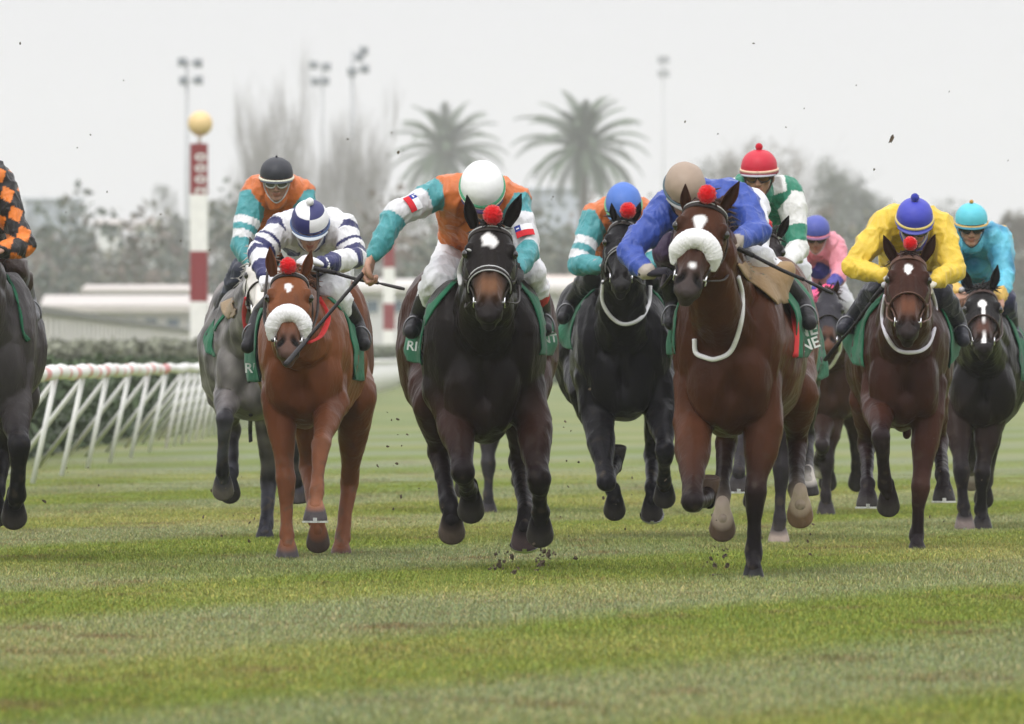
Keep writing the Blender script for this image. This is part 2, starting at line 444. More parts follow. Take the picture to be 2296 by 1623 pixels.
        if o.get('tend', 1): # flexor tendons behind the cannon
            b = V3(0, .028, 0)
            S.cap(lerp(p[1], p[2], .15)+b, p[2]+b*.8, .018, .022, lc, lc)
        hooves.append((p[3], phi, o, kc))
    # sheath / belly
    S.ell((tx(1.1), D0+1.1, zb+.16), (.16, .35, .15), col=c)
    if 'extra' in sp: sp['extra'](S, q, c)
    V, Fc = S.build(sp.get('vox', .010))
    C = S.colors(V, .055)
    # muscle and vein relief, sternum groove, dried mud on the legs
    Dm, Tm, Rm = S.dist(V); big = np.clip((Rm[np.arange(len(V)), Dm.argmin(1)] - .05)/.06, 0, 1); Nn = vnormals(V, Fc); del Dm, Tm, Rm
    hx, ht, hy = H.co(V); onhead = (ht > -.1) & (ht < 1.1) & (hy > -.28) & (np.abs(hx) < .16); bd = np.where(onhead, .12, 1.0)
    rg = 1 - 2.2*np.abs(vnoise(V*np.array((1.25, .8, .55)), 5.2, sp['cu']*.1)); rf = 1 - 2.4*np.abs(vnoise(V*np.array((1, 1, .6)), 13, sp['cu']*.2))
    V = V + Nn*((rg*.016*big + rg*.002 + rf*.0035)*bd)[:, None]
    zr = (V[:, 2]-zb)/h; gr_ = np.exp(-((V[:, 0]-cx)/.022)**2)*np.clip(1-np.abs(zr-.32)/.32, 0, 1)*(V[:, 1] < D0+.2)*(Nn[:, 1] < -.3); V[:, 1] += gr_*.022
    for sg in (-1, 1):   # crease between breast and forearm
        gl_ = np.exp(-((V[:, 0]-(cx+sg*(.15+.25*np.clip(zr, 0, 1)*.3)))/.020)**2)*np.clip(1-np.abs(zr-.22)/.24, 0, 1)*(V[:, 1] < D0+.25)*(Nn[:, 1] < -.2); V[:, 1] += gl_*.007
    C = C*(1 + .22*np.clip(rg, -1, 1)*big + .05*rf)[:, None]  # relief shading tinted into the coat: paler ridges, darker hollows
    mud = np.clip(vnoise(V, 26, 4.)*3.2 - .75, 0, 1)*np.clip((.75-V[:, 2])/.5, 0, 1)*.55; C = C*(1-mud)[:, None] + np.array((.075, .058, .040))*mud[:, None]
    # nostrils, eye sockets
    x, t, y = H.co(V)
    for sg in (-1, 1):
        d = np.sqrt(((x - sg*(.040+.35*(t-.88)*H.HL))*H.ws*1.3)**2 + ((t-.86)*H.HL)**2*.6); k = np.exp(-(d/.0245)**3)*(y > -.075)
        V = V - H.n*(k*.026)[:, None]; k = np.clip(k*1.6, 0, 1)
        C = C*(1-k)[:, None] + np.array((.004, .003, .003))*k[:, None]
        d = np.linalg.norm(V - H.loc(sg*.102, .265, -.040), axis=1); k = np.exp(-(d/.030)**2)
        V = V - H.l*(sg*k*.010)[:, None]; C = C*(1-.75*k)[:, None]
    # mouth line
    d = np.exp(-((t-.945)*H.HL/.007)**2) * (y < -.035) * (y > -.13) * (np.abs(x) < .07); V = V - H.n*0 ; C = C*(1-.7*d)[:, None]
    face = (y > -.10) & (t > -.02) & (t < 1.05) & (np.abs(x) < .12)
    nz = vnoise(V[face], 30, 3.0) if face.any() else None
    if 'mark' in sp:
        m = np.zeros(len(V)); m[face] = [sp['mark'](a, b, c_) for a, b, c_ in zip(x[face], t[face], nz)]
        m = np.clip(m, 0, 1); C = C*(1-m)[:, None] + np.array((.82, .80, .78))*m[:, None]
    if 'tone' in sp: C = sp['tone'](V, C, (x, t, y), q)
    V = V + 0
    mb_V, mb_F, mb_C = [V], list(Fc), [C]; n0 = len(V)
    for sg, (b, tp) in zip((-1, 1), sp['ears']):
        bb = q(*b, sp.get('hdy', -.55)+.04); tt = q(*tp, sp.get('hdy', -.55)+.06)
        ev, ef, ec = ear_mesh(bb, tt, unit(H.n*1.0 + H.l*sg*.45), c*.9, c*.55)
        mb_V.append(ev); mb_F += [tuple(i+n0 for i in f) for f in ef]; mb_C.append(np.array(ec)); n0 += len(ev)
    for pc, phi, o, kc_ in hooves:
        (hv, hf), shoe = hoof_mesh(pc, phi, o.get('yaw', 0), o.get('hs', 1.0)*(.5+.5*sp.get('legs_s', .80)))
        col = np.array(o.get('horn', (.030, .026, .025)))
        mb_V.append(hv); mb_F += [tuple(i+n0 for i in f) for f in hf]; hcol = np.tile(col, (len(hv), 1))*(1+.2*np.random.rand(len(hv), 1)); hcol[:40] = kc_; hcol[40:60] = lerp(np.array(kc_), col, .5); mb_C.append(hcol); n0 += len(hv)
        if o.get('shoe'): mesh_from('horseshoe', shoe[0], shoe[1], METAL, root, smooth=False)
    mesh_from('body', np.vstack(mb_V), mb_F, HIDE, root, vcol=np.vstack(mb_C))
    for sg in (-1, 1):
        ev = sphere(H.loc(sg*.100, .265, -.043), .0225, nu=14, nv=10)
        mesh_from('eye', ev[0], ev[1], mat('horse_eye', (.008, .006, .005), rough=.08, spec=.8), root)
    # mane along the crest and a forelock
    mb = MB(); rs = random.Random(sp['cu'])
    mc = np.array(sp.get('mane', c*.7)); W = V3(tx(.3), D0+.3, zw-.02)
    for i in range(sp.get('nmane', 150)):
        t = rs.random(); b = lerp(H.loc(0, -.02, -.05), W, t) + V3(0, 0, .045*(1-t)+.02*t)
        sd = rs.choice((-1, 1, 1)); b = b + V3(rs.uniform(-.03, .03), 0, 0)
        tip = b + V3(sd*rs.uniform(.02, .09), rs.uniform(.02, .12), rs.uniform(-.05, .05))
        mb.add(tube([b - V3(0, 0, .02), lerp(b, tip, .5)+V3(0, 0, .012), tip], [.007, .006, .001], 4), mc*rs.uniform(.7, 1.3))
    for i in range(26):
        b = H.loc(rs.uniform(-.035, .035), -.03, -.03); tip = H.loc(rs.uniform(-.05, .05), rs.uniform(.0, .07), rs.uniform(.0, .02))
        mb.add(tube([b, lerp(b, tip, .5)+H.n*.02, tip], [.006, .005, .001], 4), mc*rs.uniform(.7, 1.3))
    mb.build('mane', CLOTH, root)
    mb = MB(); tb = V3(tx(1.75), D0+1.74, zw-.17)
    for i in range(90):
        s0 = V3(rs.uniform(-.03, .03), 0, rs.uniform(-.03, .02)); e = V3(rs.uniform(-.12, .12), rs.uniform(.45, .8), -rs.uniform(.15, .5))
        mb.add(tube([tb+s0-V3(0, .06, 0), tb+s0+V3(0, .15, .02), tb+s0+e*.6+V3(0, 0, .05), tb+s0+e], [.012, .012, .008, .002], 4), mc*rs.uniform(.7, 1.3))
    mb.build('tail', CLOTH, root)
    bvh = BVHTree.FromPolygons([tuple(v) for v in V], list(Fc))
    tack(sp, root, H, q, tx, zw, zb, zm, chw, hhw, D0, bvh)
    return root, H, q

def rib(pts, w_, th, nrm, n=1):
    return tube(pts, w_, 8, squash=(th / w_, 1), up=nrm)
def hit_on(bvh, u, v, D, off, fallback):
    "where the ray from the camera through the reference pixel meets a surface; offset towards the viewer"
    o = Vector((0, 0, CH)); d = (Vector(P(u, v, D)) - o).normalized(); h = bvh.ray_cast(o, d)
    if h[0] is None or abs(h[0].y - fallback[1]) > 1.0: return np.array(fallback), None
    return np.array(h[0] - d*off), h[1]
def tack(sp, root, H, q, tx, zw, zb, zm, chw, hhw, D0, bvh):
    def on(u, v, dy): return hit_on(bvh, u, v, D0, .012, q(u, v, dy))[0]
    sc_ = np.array(sp.get('strap', (.022, .016, .014))); pipe = sp.get('pipe')
    b = MB()
    hood = sp.get('hood')
    if not hood:
        pts = [H.surf(.05 - .0*abs(a)/90, a, .007) for a in range(-100, 101, 10)]
        b.add(rib(pts, .014, .004, H.n), sc_)
        if pipe is not None: b.add(tube([p - H.a*.010 + H.n*.003 for p in pts], .0032, 5), pipe)
        for sg in (-1, 1):
            b.add(rib([H.surf(t, sg*(96 if t < .45 else 82), .007) for t in np.linspace(.04, .74, 12)], .009, .003, H.l*sg), sc_)
            b.add(rib([H.surf(.05, sg*100, .01), H.surf(.22, sg*120, .02), H.surf(.36, sg*150, .02)], .008, .003, H.l*sg), sc_)
    tn = sp.get('nose_t', .54) - .065
    if not sp.get('fleece'):
        pts = [H.surf(tn + .055*(abs(a)/100)**2, a, .010) for a in range(-130, 131, 10)]
        b.add(rib(pts, .014, .005, H.n), sc_)
        if pipe is not None:
            b.add(tube([p - H.a*.012 + H.n*.004 for p in pts[3:-3]], .0035, 5), pipe); b.add(tube([p + H.a*.012 + H.n*.004 for p in pts[3:-3]], .0035, 5), pipe)
    for sg in (-1, 1):
        b.add(rib([H.surf(.75, sg*85, .008), H.surf(.78, sg*120, .012), H.surf(.80, sg*180, .012)], .008, .003, H.l*sg), sc_)
    br = b.build('bridle', LEATH, root)
    for sg in (-1, 1):
        m = MB(); cc_ = H.surf(.76, sg*88, .010); R_ = [cc_ + (.022)*(math.cos(k)*H.a + math.sin(k)*H.n) for k in np.linspace(0, 2*math.pi, 17)]
        m.add(tube(R_, .0042, 6), (.7, .7, .7)); m.add(tube([cc_, cc_ - H.l*sg*.05], .006, 6), (.7, .7, .7))
        m.build('bit_ring', METAL, br)
    if 'pom' in sp:
        u, v, r = sp['pom']; c0 = q(u, v, sp.get('hdy', -.55)-.02); rm = r*D0/F; V, Fc = sphere((0, 0, 0), 1, nu=44, nv=30)
        V = V * (rm*(.93 + .22*np.random.rand(len(V), 1)*(np.random.rand(len(V), 1) > .3))) + c0
        mesh_from('pompom', V, Fc, FUZZ, br, vcol=(.62, .008, .012))
    if sp.get('fleece'):
        t0, rr, ro = sp['fleece']; pts = []
        for a in range(-118, 119, 6):
            k = abs(a)/118; th = math.radians(a)
            pts.append(H.P + H.a*(t0 + .15*k**1.9)*H.HL - H.n*.055 + H.l*ro*1.02*math.sin(th*.86) + H.n*ro*.95*math.cos(th))
        rad = [rr*min(1, .45 + 2.2*min(i, len(pts)-1-i)/len(pts)*1.6) for i in range(len(pts))]
        pts = [pts[0]-(pts[1]-pts[0])*.6] + pts + [pts[-1]+(pts[-1]-pts[-2])*.6]; rad = [rr*.12] + rad + [rr*.12]
        V, Fc = tube(spline(pts, 3), np.interp(np.linspace(0, 1, (len(pts)-1)*3+1), np.linspace(0, 1, len(pts)), rad), 34)
        V = np.array(V); V += (np.random.rand(len(V), 3)-.5)*.0032 + vnoise(V, 16, 9.)[:, None]*.002
        mesh_from('sheepskin_noseband', V, Fc, FUZZ, root, vcol=sp.get('fleece_col', (.84, .83, .84)))
    # reins
    rc = sp.get('rein_col', sc_); b = MB()
    for sg, hp in zip((-1, 1), sp['hands']):
        a0 = H.surf(.76, sg*88, .02); h0 = q(*hp); mid = lerp(a0, h0, .5) + V3(sg*.03, 0, -.06)
        b.add(tube(spline([a0, mid, h0], 8), .0075, 6, squash=(.5, 1)), rc)
    b.build('reins', LEATH, root)
    if 'ustrap' in sp:
        pts = spline([on(u, v, dy) for u, v, dy in sp['ustrap']], 8)
        V, Fc = tube(pts, sp.get('ur', .011), 10)
        mesh_from('neck_strap', V, Fc, CLOTH, root, vcol=sp.get('ucol', (.74, .73, .74)))
    for nm, cl, pts, r in sp.get('straps', []):
        V, Fc = tube(spline([on(*a) for a in pts], 6), r, 10, squash=(.45, 1), up=(0, -1, 0)); mesh_from(nm, V, Fc, CLOTH, root, vcol=cl)
    # saddle with stirrups
    b = MB(); lc = (.025, .022, .022)
    if sp.get('saddle_col'): lc = sp['saddle_col']
    for sg in (-1, 1):
        V, Fc = sphere((tx(.62)+sg*.10, D0+.68, zw-.09), (.09, .18, .08), nu=18, nv=12); b.add((V, Fc), lc)
    b.add(sphere((tx(.62), D0+.66, zw-.03), (.10, .22, .06), nu=18, nv=12), lc)
    sd = b.build('saddle', LEATH, root)
    # saddle cloth draped over both flanks
    if 'cloth_px' in sp: parts = [([q(u, v, a) for u, v in A], [q(u, v, b_) for u, v in B]) + tuple(r) for A, B, a, b_, *r in sp['cloth_px']]
    else: parts = default_cloths(sp, tx, zw, zb, chw, hhw, D0, q)
    cl = []
    for part in parts:
        cl.append(sheet(part[3] if len(part) > 3 else 'saddle_cloth', part[0], part[1], root, part[2] if len(part) > 2 else (.008, .105, .050), bvh=bvh, lay=.05 if len(part) > 3 else .02))
    for txt, (u, v, dy), size, rot in sp.get('text', []):
        best = None
        for o in cl:
            off = Vector(parent_off(root)); bt = BVHTree.FromPolygons([p.co + off for p in o.data.vertices], [tuple(p.vertices) for p in o.data.polygons])
            p_, n_ = hit_on(bt, u, v, D0, .022, q(u, v, dy))
            if n_ is not None and (best is None or p_[1] < best[1]): best = p_
        lettering(txt, best if best is not None else q(u, v, dy), size, rot, root)
def default_cloths(sp, tx, zw, zb, chw, hhw, D0, q):
    out = []
    for sg in (-1, 1):
        fl = sp.get('flare', .03)
        A = []; B = []
        for k, (fx, dz) in enumerate(((.12, .00), (.45, -.05), (.78, -.16), (.98, -.30), (1.03, -.42), (1.04, -.52))):
            A.append(V3(tx(.3)+sg*(fx*chw+.01+.02*(k > 1)), D0+.32, zw+.01+dz-.02))
            wB = lerp(chw, hhw, .55)
            B.append(V3(tx(.85)+sg*(fx*wB+.03+fl*max(0, k-1)*.5), D0+.85, zw+.015+dz*.95-.0))
        out.append((A, B))
    return out
def sheet(name, A, B, parent, col, nA=26, nB=18, amp=.014, bvh=None, lay=.02):
    "cloth spanned between two edges, with folds and a real thickness"
    A = np.array(spline(A, 6)); B = np.array(spline(B, 6)); n = len(A); V = []; C = []
    for i in range(n):
        for j in range(nB):
            s = j/(nB-1); p = lerp(A[i], B[i], s); k = i/(n-1)
            out = math.sin(s*7 + k*3)*amp*k + noise.noise(Vector(p*9))*amp*1.3*k
            sgn = np.sign(B[-1][0]-B[0][0]) or 1
            p = p + V3(sgn*out, 0, abs(out)*.3)
            if bvh is not None:   # never sink into the horse: lie on its side instead
                o_ = Vector((0, 0, CH)); d_ = (Vector(p) - o_); dl = d_.length; d_.normalize(); h_ = bvh.ray_cast(o_, d_)
                if h_[0] is not None and h_[3] < dl + lay and dl - h_[3] < .45: p = np.array(h_[0] - d_*lay)
            V.append(p); C.append(np.array(col)*(1+.3*noise.noise(Vector(p*6))))
    V = np.array(V); off = V3(0, .006, -.006)*0 + V3((-1 if B[-1][0] > B[0][0] else 1)*.005, .002, -.004)
    Fc = [(i*nB+j, i*nB+j+1, (i+1)*nB+j+1, (i+1)*nB+j) for i in range(n-1) for j in range(nB-1)]
    N0 = len(V); F2 = [tuple(a+N0 for a in f)[::-1] for f in Fc]
    rim = [(i*nB) for i in range(n)] + [(n-1)*nB+j for j in range(1, nB)] + [i*nB+nB-1 for i in range(n-2, -1, -1)] + [j for j in range(nB-2, 0, -1)]
    Fr = [(rim[i], rim[(i+1) % len(rim)], rim[(i+1) % len(rim)]+N0, rim[i]+N0) for i in range(len(rim))]
    return mesh_from(name, np.vstack([V, V+off]), Fc+F2+Fr, CLOTH, parent, vcol=np.vstack([C, C]))
def lettering(txt, loc, size, rot, parent, col=(.72, .74, .72), name='lettering', ext=.0015):
    cu = bpy.data.curves.new('t', 'FONT'); cu.body = txt; cu.size = size; cu.extrude = ext; cu.align_x = 'CENTER'; cu.align_y = 'CENTER'
    cu.offset = size*.018
    o = bpy.data.objects.new('t', cu); sc.collection.objects.link(o)
    me = bpy.data.meshes.new_from_object(o.evaluated_get(bpy.context.evaluated_depsgraph_get()))
    bpy.data.objects.remove(o)
    r = Matrix.Rotation(math.radians(rot[2]), 4, 'Z') @ Matrix.Rotation(math.radians(90+rot[0]), 4, 'X') @ Matrix.Rotation(math.radians(rot[1]), 4, 'Z')
    me.transform(Matrix.Translation(Vector(loc) - Vector(parent_off(parent))) @ r)
    me.name = name; me.materials.clear(); me.materials.append(mat('letter_paint', col, rough=.6) if col[0] > .5 else mat('letter_dark', col, rough=.6))
    return link(bpy.data.objects.new(name, me), parent)
# ---------------------------------------------------------------- jockeys
SK = np.array((.40, .215, .145))
def hand_parts(W, f, n, sg, curl=1.0, s=1.0):
    "palm, four unequal bent fingers and a thumb from the side of the palm"
    f = unit(f); n = unit(n - f * (n @ f)); sd = np.cross(f, n) * sg; out = []
    k = W + f*.082*s
    out.append(tube([W - f*.03*s, W, W + f*.03*s, W + f*.065*s, k, k + f*.008*s], [.024*s, .026*s, .036*s, .042*s, .040*s, .03*s], 12, squash=(.45, 1), up=n))
    for i, (o, Ln, r) in enumerate(((.029, .074, .0094), (.010, .083, .0098), (-.010, .076, .0092), (-.028, .060, .0080))):
        p = k + sd*o*s; d = f.copy(); pts = [p - f*.015*s, p]; rr = [r*s, r*1.1*s]; c = curl*(1 + .08*i)
        for seg, an in zip((.46, .31, .23), (52, 75, 48)):
            a = math.radians(an*c); ax = np.cross(d, n); 
            if np.linalg.norm(ax) < 1e-4: ax = sd
            d = np.array(Matrix.Rotation(a, 3, Vector(np.cross(f, n))) @ Vector(d)); d = unit(d)
            p = p + d*Ln*seg*s; pts.append(p); rr.append(r*s*(.98 if seg > .25 else .75))
        pts.append(p + d*.006*s); rr.append(r*.35*s)
        out.append(tube(pts, rr, 8))
    b = W + f*.022*s + sd*.028*s; d1 = unit(f*.6 + sd*.75 + n*.25); p1 = b + d1*.034*s; d2 = unit(f*.85 + n*.55 - sd*.1); p2 = p1 + d2*.030*s; p3 = p2 + unit(d2 + n*.5 - sd*.4)*.024*s
    out.append(tube([b - d1*.02*s, b, p1, p2, p3, p3 + (p3-p2)*.15], [.012*s, .0155*s, .0125*s, .0115*s, .009*s, .004*s], 8))
    return out
def jockey(sp):
    D0 = sp['D']; q = lambda u, v, dy=0.0: P(u, v, D0 + dy)
    hu, hv, hdy = sp['head']; r = sp['r'] * D0 / F; sc_ = r / .105
    Hc = q(hu, hv, hdy); root = empty('person', (Hc[0], D0+.5, 0)); tag(root, sp['label'], 'jockey', 'jockeys riding the race')
    pt = math.radians(sp.get('pitch', 20)); yw = math.radians(sp.get('yaw', 0)); rl = math.radians(sp.get('roll', 0))
    R = np.array(Matrix.Rotation(yw, 3, 'Z') @ Matrix.Rotation(rl, 3, 'Y') @ Matrix.Rotation(pt, 3, 'X'))   # local: -Y forward, Z up
    hl = lambda x, y, z: Hc + R @ (np.array((x, -y, z - .035)) * sc_)
    S0, S1 = q(*sp['sh'][0]), q(*sp['sh'][1]); P0, P1 = q(*sp['hip'][0]), q(*sp['hip'][1])
    E = [q(*a) for a in sp['el']]; Wr = [q(*a) for a in sp['wr']]; K = [q(*a) for a in sp['kn']]; A = [q(*a) for a in sp['an']]; T = [q(*a) for a in sp['toe']]
    Sm = (S0+S1)/2; Pm = (P0+P1)/2; sk = sp.get('skin', SK)
    up = V3(0, 0, 1)
    def body_parts(S, g, parts):
        if 'torso' in parts:
            hb = (Sm - Pm)
            S.cap(lerp(S0, Sm, .35), lerp(P0, Pm, .3), .082+g, .088+g, nm='torso'); S.cap(lerp(S1, Sm, .35), lerp(P1, Pm, .3), .082+g, .088+g, nm='torso')
            S.cap(Sm + V3(0, .06, .0), Pm, .095+g, .10+g, nm='torso')
            S.cap(S0, S1, .062+g, .062+g, nm='yoke')
            S.cap(lerp(Sm, Pm, .25) - V3(0, 0, .07), lerp(Sm, Pm, .8) - V3(0, 0, .03), .08+g, .08+g, nm='torso')
        if 'arms' in parts:
            for i in (0, 1):
                s_ = (S0, S1)[i]
                S.cap(s_, lerp(s_, E[i], .5), .060+g*1.1, .052+g, nm='ua%d' % i); S.cap(lerp(s_, E[i], .5), E[i], .052+g, .041+g, nm='ub%d' % i)
                S.cap(E[i], lerp(E[i], Wr[i], .4), .041+g, .040+g*.8, nm='fa%d' % i); S.cap(lerp(E[i], Wr[i], .4), lerp(E[i], Wr[i], sp.get('cuff', .96)), .040+g*.8, .028+g*.6, nm='fb%d' % i)
        if 'legs' in parts:
            for i in (0, 1):
                h_ = (P0, P1)[i]
                S.cap(h_, K[i], .092+g, .062+g, nm='th%d' % i); S.cap(K[i], lerp(K[i], A[i], .4), .060+g, .054+g, nm='sh%d' % i)
            S.cap(P0, P1, .10+g, .10+g, nm='seat')
    B = Sculpt(); body_parts(B, 0, ('torso', 'arms', 'legs'))
    for i in (0, 1):
        B.cap(lerp(E[i], Wr[i], .4), Wr[i], .038, .025, nm='wr'); B.cap(lerp(K[i], A[i], .3), A[i], .046, .028, nm='ank'); B.cap(A[i], lerp(A[i], T[i], .8), .026, .020, nm='ft')
    B.cap(hl(0, -.015, -.08), Sm + V3(0, .02, .02), .052, .062, nm='neck')
    HB = Sculpt()   # head kept finer than the rest, same mesh
    e = lambda x, y, z, rx, ry, rz, n_: HB.ell(hl(x, y, z), np.array((rx, ry, rz))*sc_, R, col=None, nm=n_)
    e(0, -.005, .02, .074, .092, .088, 'skull'); e(0, .030, -.062, .056, .060, .066, 'jaw'); e(0, .070, -.112, .026, .022, .022, 'chin')
    HB.cap(hl(-.035, -.01, -.075), hl(-.022, .055, -.108), .026*sc_, .018*sc_, nm='jaw'); HB.cap(hl(.035, -.01, -.075), hl(.022, .055, -.108), .026*sc_, .018*sc_, nm='jaw')
    for x in (-1, 1):
        e(x*.042, .056, -.042, .024, .024, .022, 'cheek'); e(x*.030, .076, -.002, .024, .014, .011, 'brow'); e(x*.074, -.012, -.03, .010, .020, .030, 'ear'); e(x*.014, .092, -.058, .010, .011, .009, 'nose')
    HB.cap(hl(0, .086, -.012), hl(0, .103, -.054), .009*sc_, .0135*sc_, nm='nose'); e(0, .087, -.080, .024, .010, .0065, 'lip'); e(0, .085, -.091, .021, .010, .007, 'lip')
    HB.cap(hl(0, -.02, -.05), hl(0, -.03, -.13), .05*sc_, .05*sc_, nm='neck')
    V, Fc = B.build(sp.get('vox', .011), it_big=8); Vh, Fh = HB.build(.0048, it_big=0, it_small=2)
    nm, t, j = HB.nearest(Vh); Ch = np.tile(sk, (len(Vh), 1))
    Ch[nm == 'lip'] = sk * (.92, .68, .66)
    for x in (-1, 1):
        d = np.linalg.norm(Vh - hl(x*.030, .078, -.024), axis=1); k = np.exp(-(d/(.014*sc_))**2); Vh = Vh + (R @ np.array((0, 1., 0)))*(k*.008)[:, None]; Ch *= (1-.55*k)[:, None]
        d = np.linalg.norm((Vh - hl(x*.030, .090, .002)) @ R * np.array((1, 1, 2.4)), axis=1); k = np.exp(-(d/.013)**2); Ch *= (1-.75*k)[:, None]
        d = np.linalg.norm(Vh - hl(x*.009, .100, -.066), axis=1); k = np.exp(-(d/.005)**2); Ch *= (1-.7*k)[:, None]
    stub = np.clip(vnoise(Vh, 60)*.3+.92, .7, 1.05); Ch *= stub[:, None]
    allV = [V, Vh]; allF = list(Fc) + [tuple(i+len(V) for i in f) for f in Fh]; allC = [np.tile(sk, (len(V), 1)), Ch]; n0 = len(V)+len(Vh)
    gl = sp.get('glove', (None, None)); fd = sp.get('fd', (None, None)); pn = sp.get('pn', (None, None))
    for i in (0, 1):
        fdir = unit(Wr[i]-E[i]) if fd[i] is None else unit(fd[i]); nrm = np.array((0, .25, -1.)) if pn[i] is None else np.array(pn[i], float)
        parts = hand_parts(Wr[i], fdir, nrm, (1 if i == 0 else -1)*sp.get('hsg', (1, 1))[i], s=(1.0 if gl[i] is None else 1.1)*sp.get('hsc', 1.0))
        if gl[i] is None:
            for v, f in parts: allV.append(np.array(v)); allF += [tuple(k+n0 for k in g) for g in f]; allC.append(np.tile(sk*.95, (len(v), 1))); n0 += len(v)
        else:
            m = MB(); [m.add(p_, gl[i]) for p_ in parts]
            m.add(tube([lerp(Wr[i], E[i], .22), lerp(Wr[i], E[i], .05), Wr[i]+fdir*.01], [.037, .034, .03], 12), gl[i]); m.build('glove', CLOTH, root)
    mesh_from('body', np.vstack(allV), allF, SKIN, root, vcol=np.vstack(allC))
    for x in (-1, 1):
        ev = sphere(hl(x*.030, .074, -.022), .0115*sc_, nu=10, nv=8); mesh_from('eye', ev[0], ev[1], mat('human_eye', (.06, .05, .05), rough=.15), root)
    # jacket, breeches, boots
    J = Sculpt(); body_parts(J, .013, ('torso', 'arms')); J.cap(hl(0, -.02, -.125), Sm + V3(0, .02, .03), .062, .085, nm='collar')
    V, Fc = J.build(sp.get('vj', .0078), it_big=5, it_small=1)
    arm = V - Sm; cz = vnoise(V, 13, sp['D']); cz2 = vnoise(V*np.array((1, 1, .35)), 24, 5.)
    N_ = V - np.array([lerp(Sm, Pm, .4)]*len(V)); N_ /= np.linalg.norm(N_, axis=1)[:, None]
    r1 = 1 - 2*np.abs(vnoise(V*np.array((1.2, 1, .55)), 10, 3.+sp['D'])); r2 = 1 - 2*np.abs(vnoise(V*np.array((1, 1, .8)), 21, 7.))
    Nv = vnormals(V, Fc); r1 = np.clip(r1, -.4, 1)**3; r2 = np.clip(r2, -.4, 1)**3
    V = V + Nv*(cz*.009 + cz2*.003 + r1*.0125 + r2*.005)[:, None]*sp.get('crease', 1)
    nm, t, j = J.nearest(V); fn = sp['silks']; C = np.array([fn(a, b, (v - Sm), v) for a, b, v in zip(nm, t, V)])
    mesh_from('silk_jacket', V, Fc, SILK, root, vcol=C)
    Bq = Sculpt(); body_parts(Bq, .008, ('legs',)); V, Fc = Bq.build(.010, it_big=5, it_small=1)
    V = V + N_[:1]*0; cz = vnoise(V, 18, 1.); Nv = vnormals(V, Fc); r1 = np.clip(1-2*np.abs(vnoise(V, 11, 6.)), -.4, 1)**3; V = V + Nv*(cz*.006 + r1*.012)[:, None]
    bc = sp.get('breech', (.75, .75, .78)); bf = sp.get('breech_fn')
    if bf: nm, t, j = Bq.nearest(V); C = np.array([bf(a, b, v - Pm) for a, b, v in zip(nm, t, V)])
    else: C = np.tile(np.array(bc, float), (len(V), 1))
    mesh_from('breeches', V, Fc, SILK, root, vcol=C)
    bt = sp.get('boot', (.014, .013, .016)); bts = sp.get('cuffcol')
    for i in (0, 1):
        b = Sculpt(); k0 = lerp(K[i], A[i], .12); sh = A[i]
        b.cap(k0, lerp(k0, sh, .5), .066, .060, nm='top'); b.cap(lerp(k0, sh, .5), sh, .060, .044, nm='leg')
        fdv = unit(T[i]-A[i]); heel = A[i] - fdv*.03 - V3(0, 0, .035); ball = T[i] - V3(0, 0, .005)
        b.cap(heel, ball, .040, .036, nm='foot'); b.cap(A[i], lerp(A[i], T[i], .75), .044, .038, nm='foot')
        V, Fc = b.build(.009, it_big=0, it_small=2); nm, t, j = b.nearest(V); C = np.tile(np.array(bt, float), (len(V), 1))
        if bts:
            C[(nm == 'top') & (t < .35)] = bts[i][0]; C[(nm == 'top') & (t >= .35)] = bts[i][1]
        mesh_from('boot', V, Fc, LEATH, root, vcol=C)
        ax = unit(T[i]-A[i]); c0 = lerp(A[i], T[i], .62) - V3(0, 0, .035); pts = [c0 + V3(.050*math.cos(a), 0, .01 + .070*math.sin(a)) for a in np.linspace(-.25, math.pi+.25, 15)]; pts.append(pts[0])
        V, Fc = tube(pts, .0045, 6); mesh_from('stirrup_iron', V, Fc, mat('worn_steel', (.22, .22, .23), rough=.45, metal=1), root)
    # helmet: domed cover, rim band, peak, strap, bobble
    hf = sp['helm']; nu, nv = 36, 16; V = []; Fc = []; C = []
    rim = -.012
    for jv in range(nv+1):
        ph = math.radians(100)*jv/nv
        for i in range(nu):
            th = 2*math.pi*i/nu; rr = math.sin(ph)**.92 if ph < math.pi/2 else 1
            x = .100*rr*math.sin(th); y = .118*rr*math.cos(th) - .004; z = .030 + .095*math.cos(ph) 
            V.append(hl(x, y, z))
    for jv in range(nv):
        for i in range(nu):
            Fc.append((jv*nu+i, jv*nu+(i+1) % nu, (jv+1)*nu+(i+1) % nu, (jv+1)*nu+i)); C.append(hf((i+.5)/nu*360, (jv+.5)/nv))
    Vi = [Hc + (v-Hc)*.95 for v in V]; n1 = len(V); Fi = [tuple(a+n1 for a in f)[::-1] for f in Fc]
    V += Vi; Fc += Fi; C += [(.02, .02, .02)]*len(Fi)
    V = np.array(V) + vnoise(np.array(V), 35, 4.)[:, None]*.0018
    hm = mesh_from('helmet', V, Fc, GLOSS, root, fcol=C)
    b = MB(); bands = sp.get('bands', ((.6, .6, .6),))
    for k, bc_ in enumerate(bands):
        z = .004 + .013*(len(bands)-1-k); b.add(tube([hl(.1025*math.sin(a), .121*math.cos(a)-.004, z - .004*math.cos(a)) for a in np.linspace(0, 2*math.pi, 41)], .0075*sc_, 8, squash=(1, .7)), bc_)
    b.build('rim_band', GLOSS, hm)
    b = MB(); pv = []; pf = []
    for a in np.linspace(-62, 62, 13):
        th = math.radians(a)
        for k, (e_, z) in enumerate(((0, .004), (.026, -.006), (.027, -.010), (0, -.003))): pv.append(hl((.100+e_*.4)*math.sin(th), (.118 + e_*math.cos(th)**.5)*math.cos(th)-.004, z))
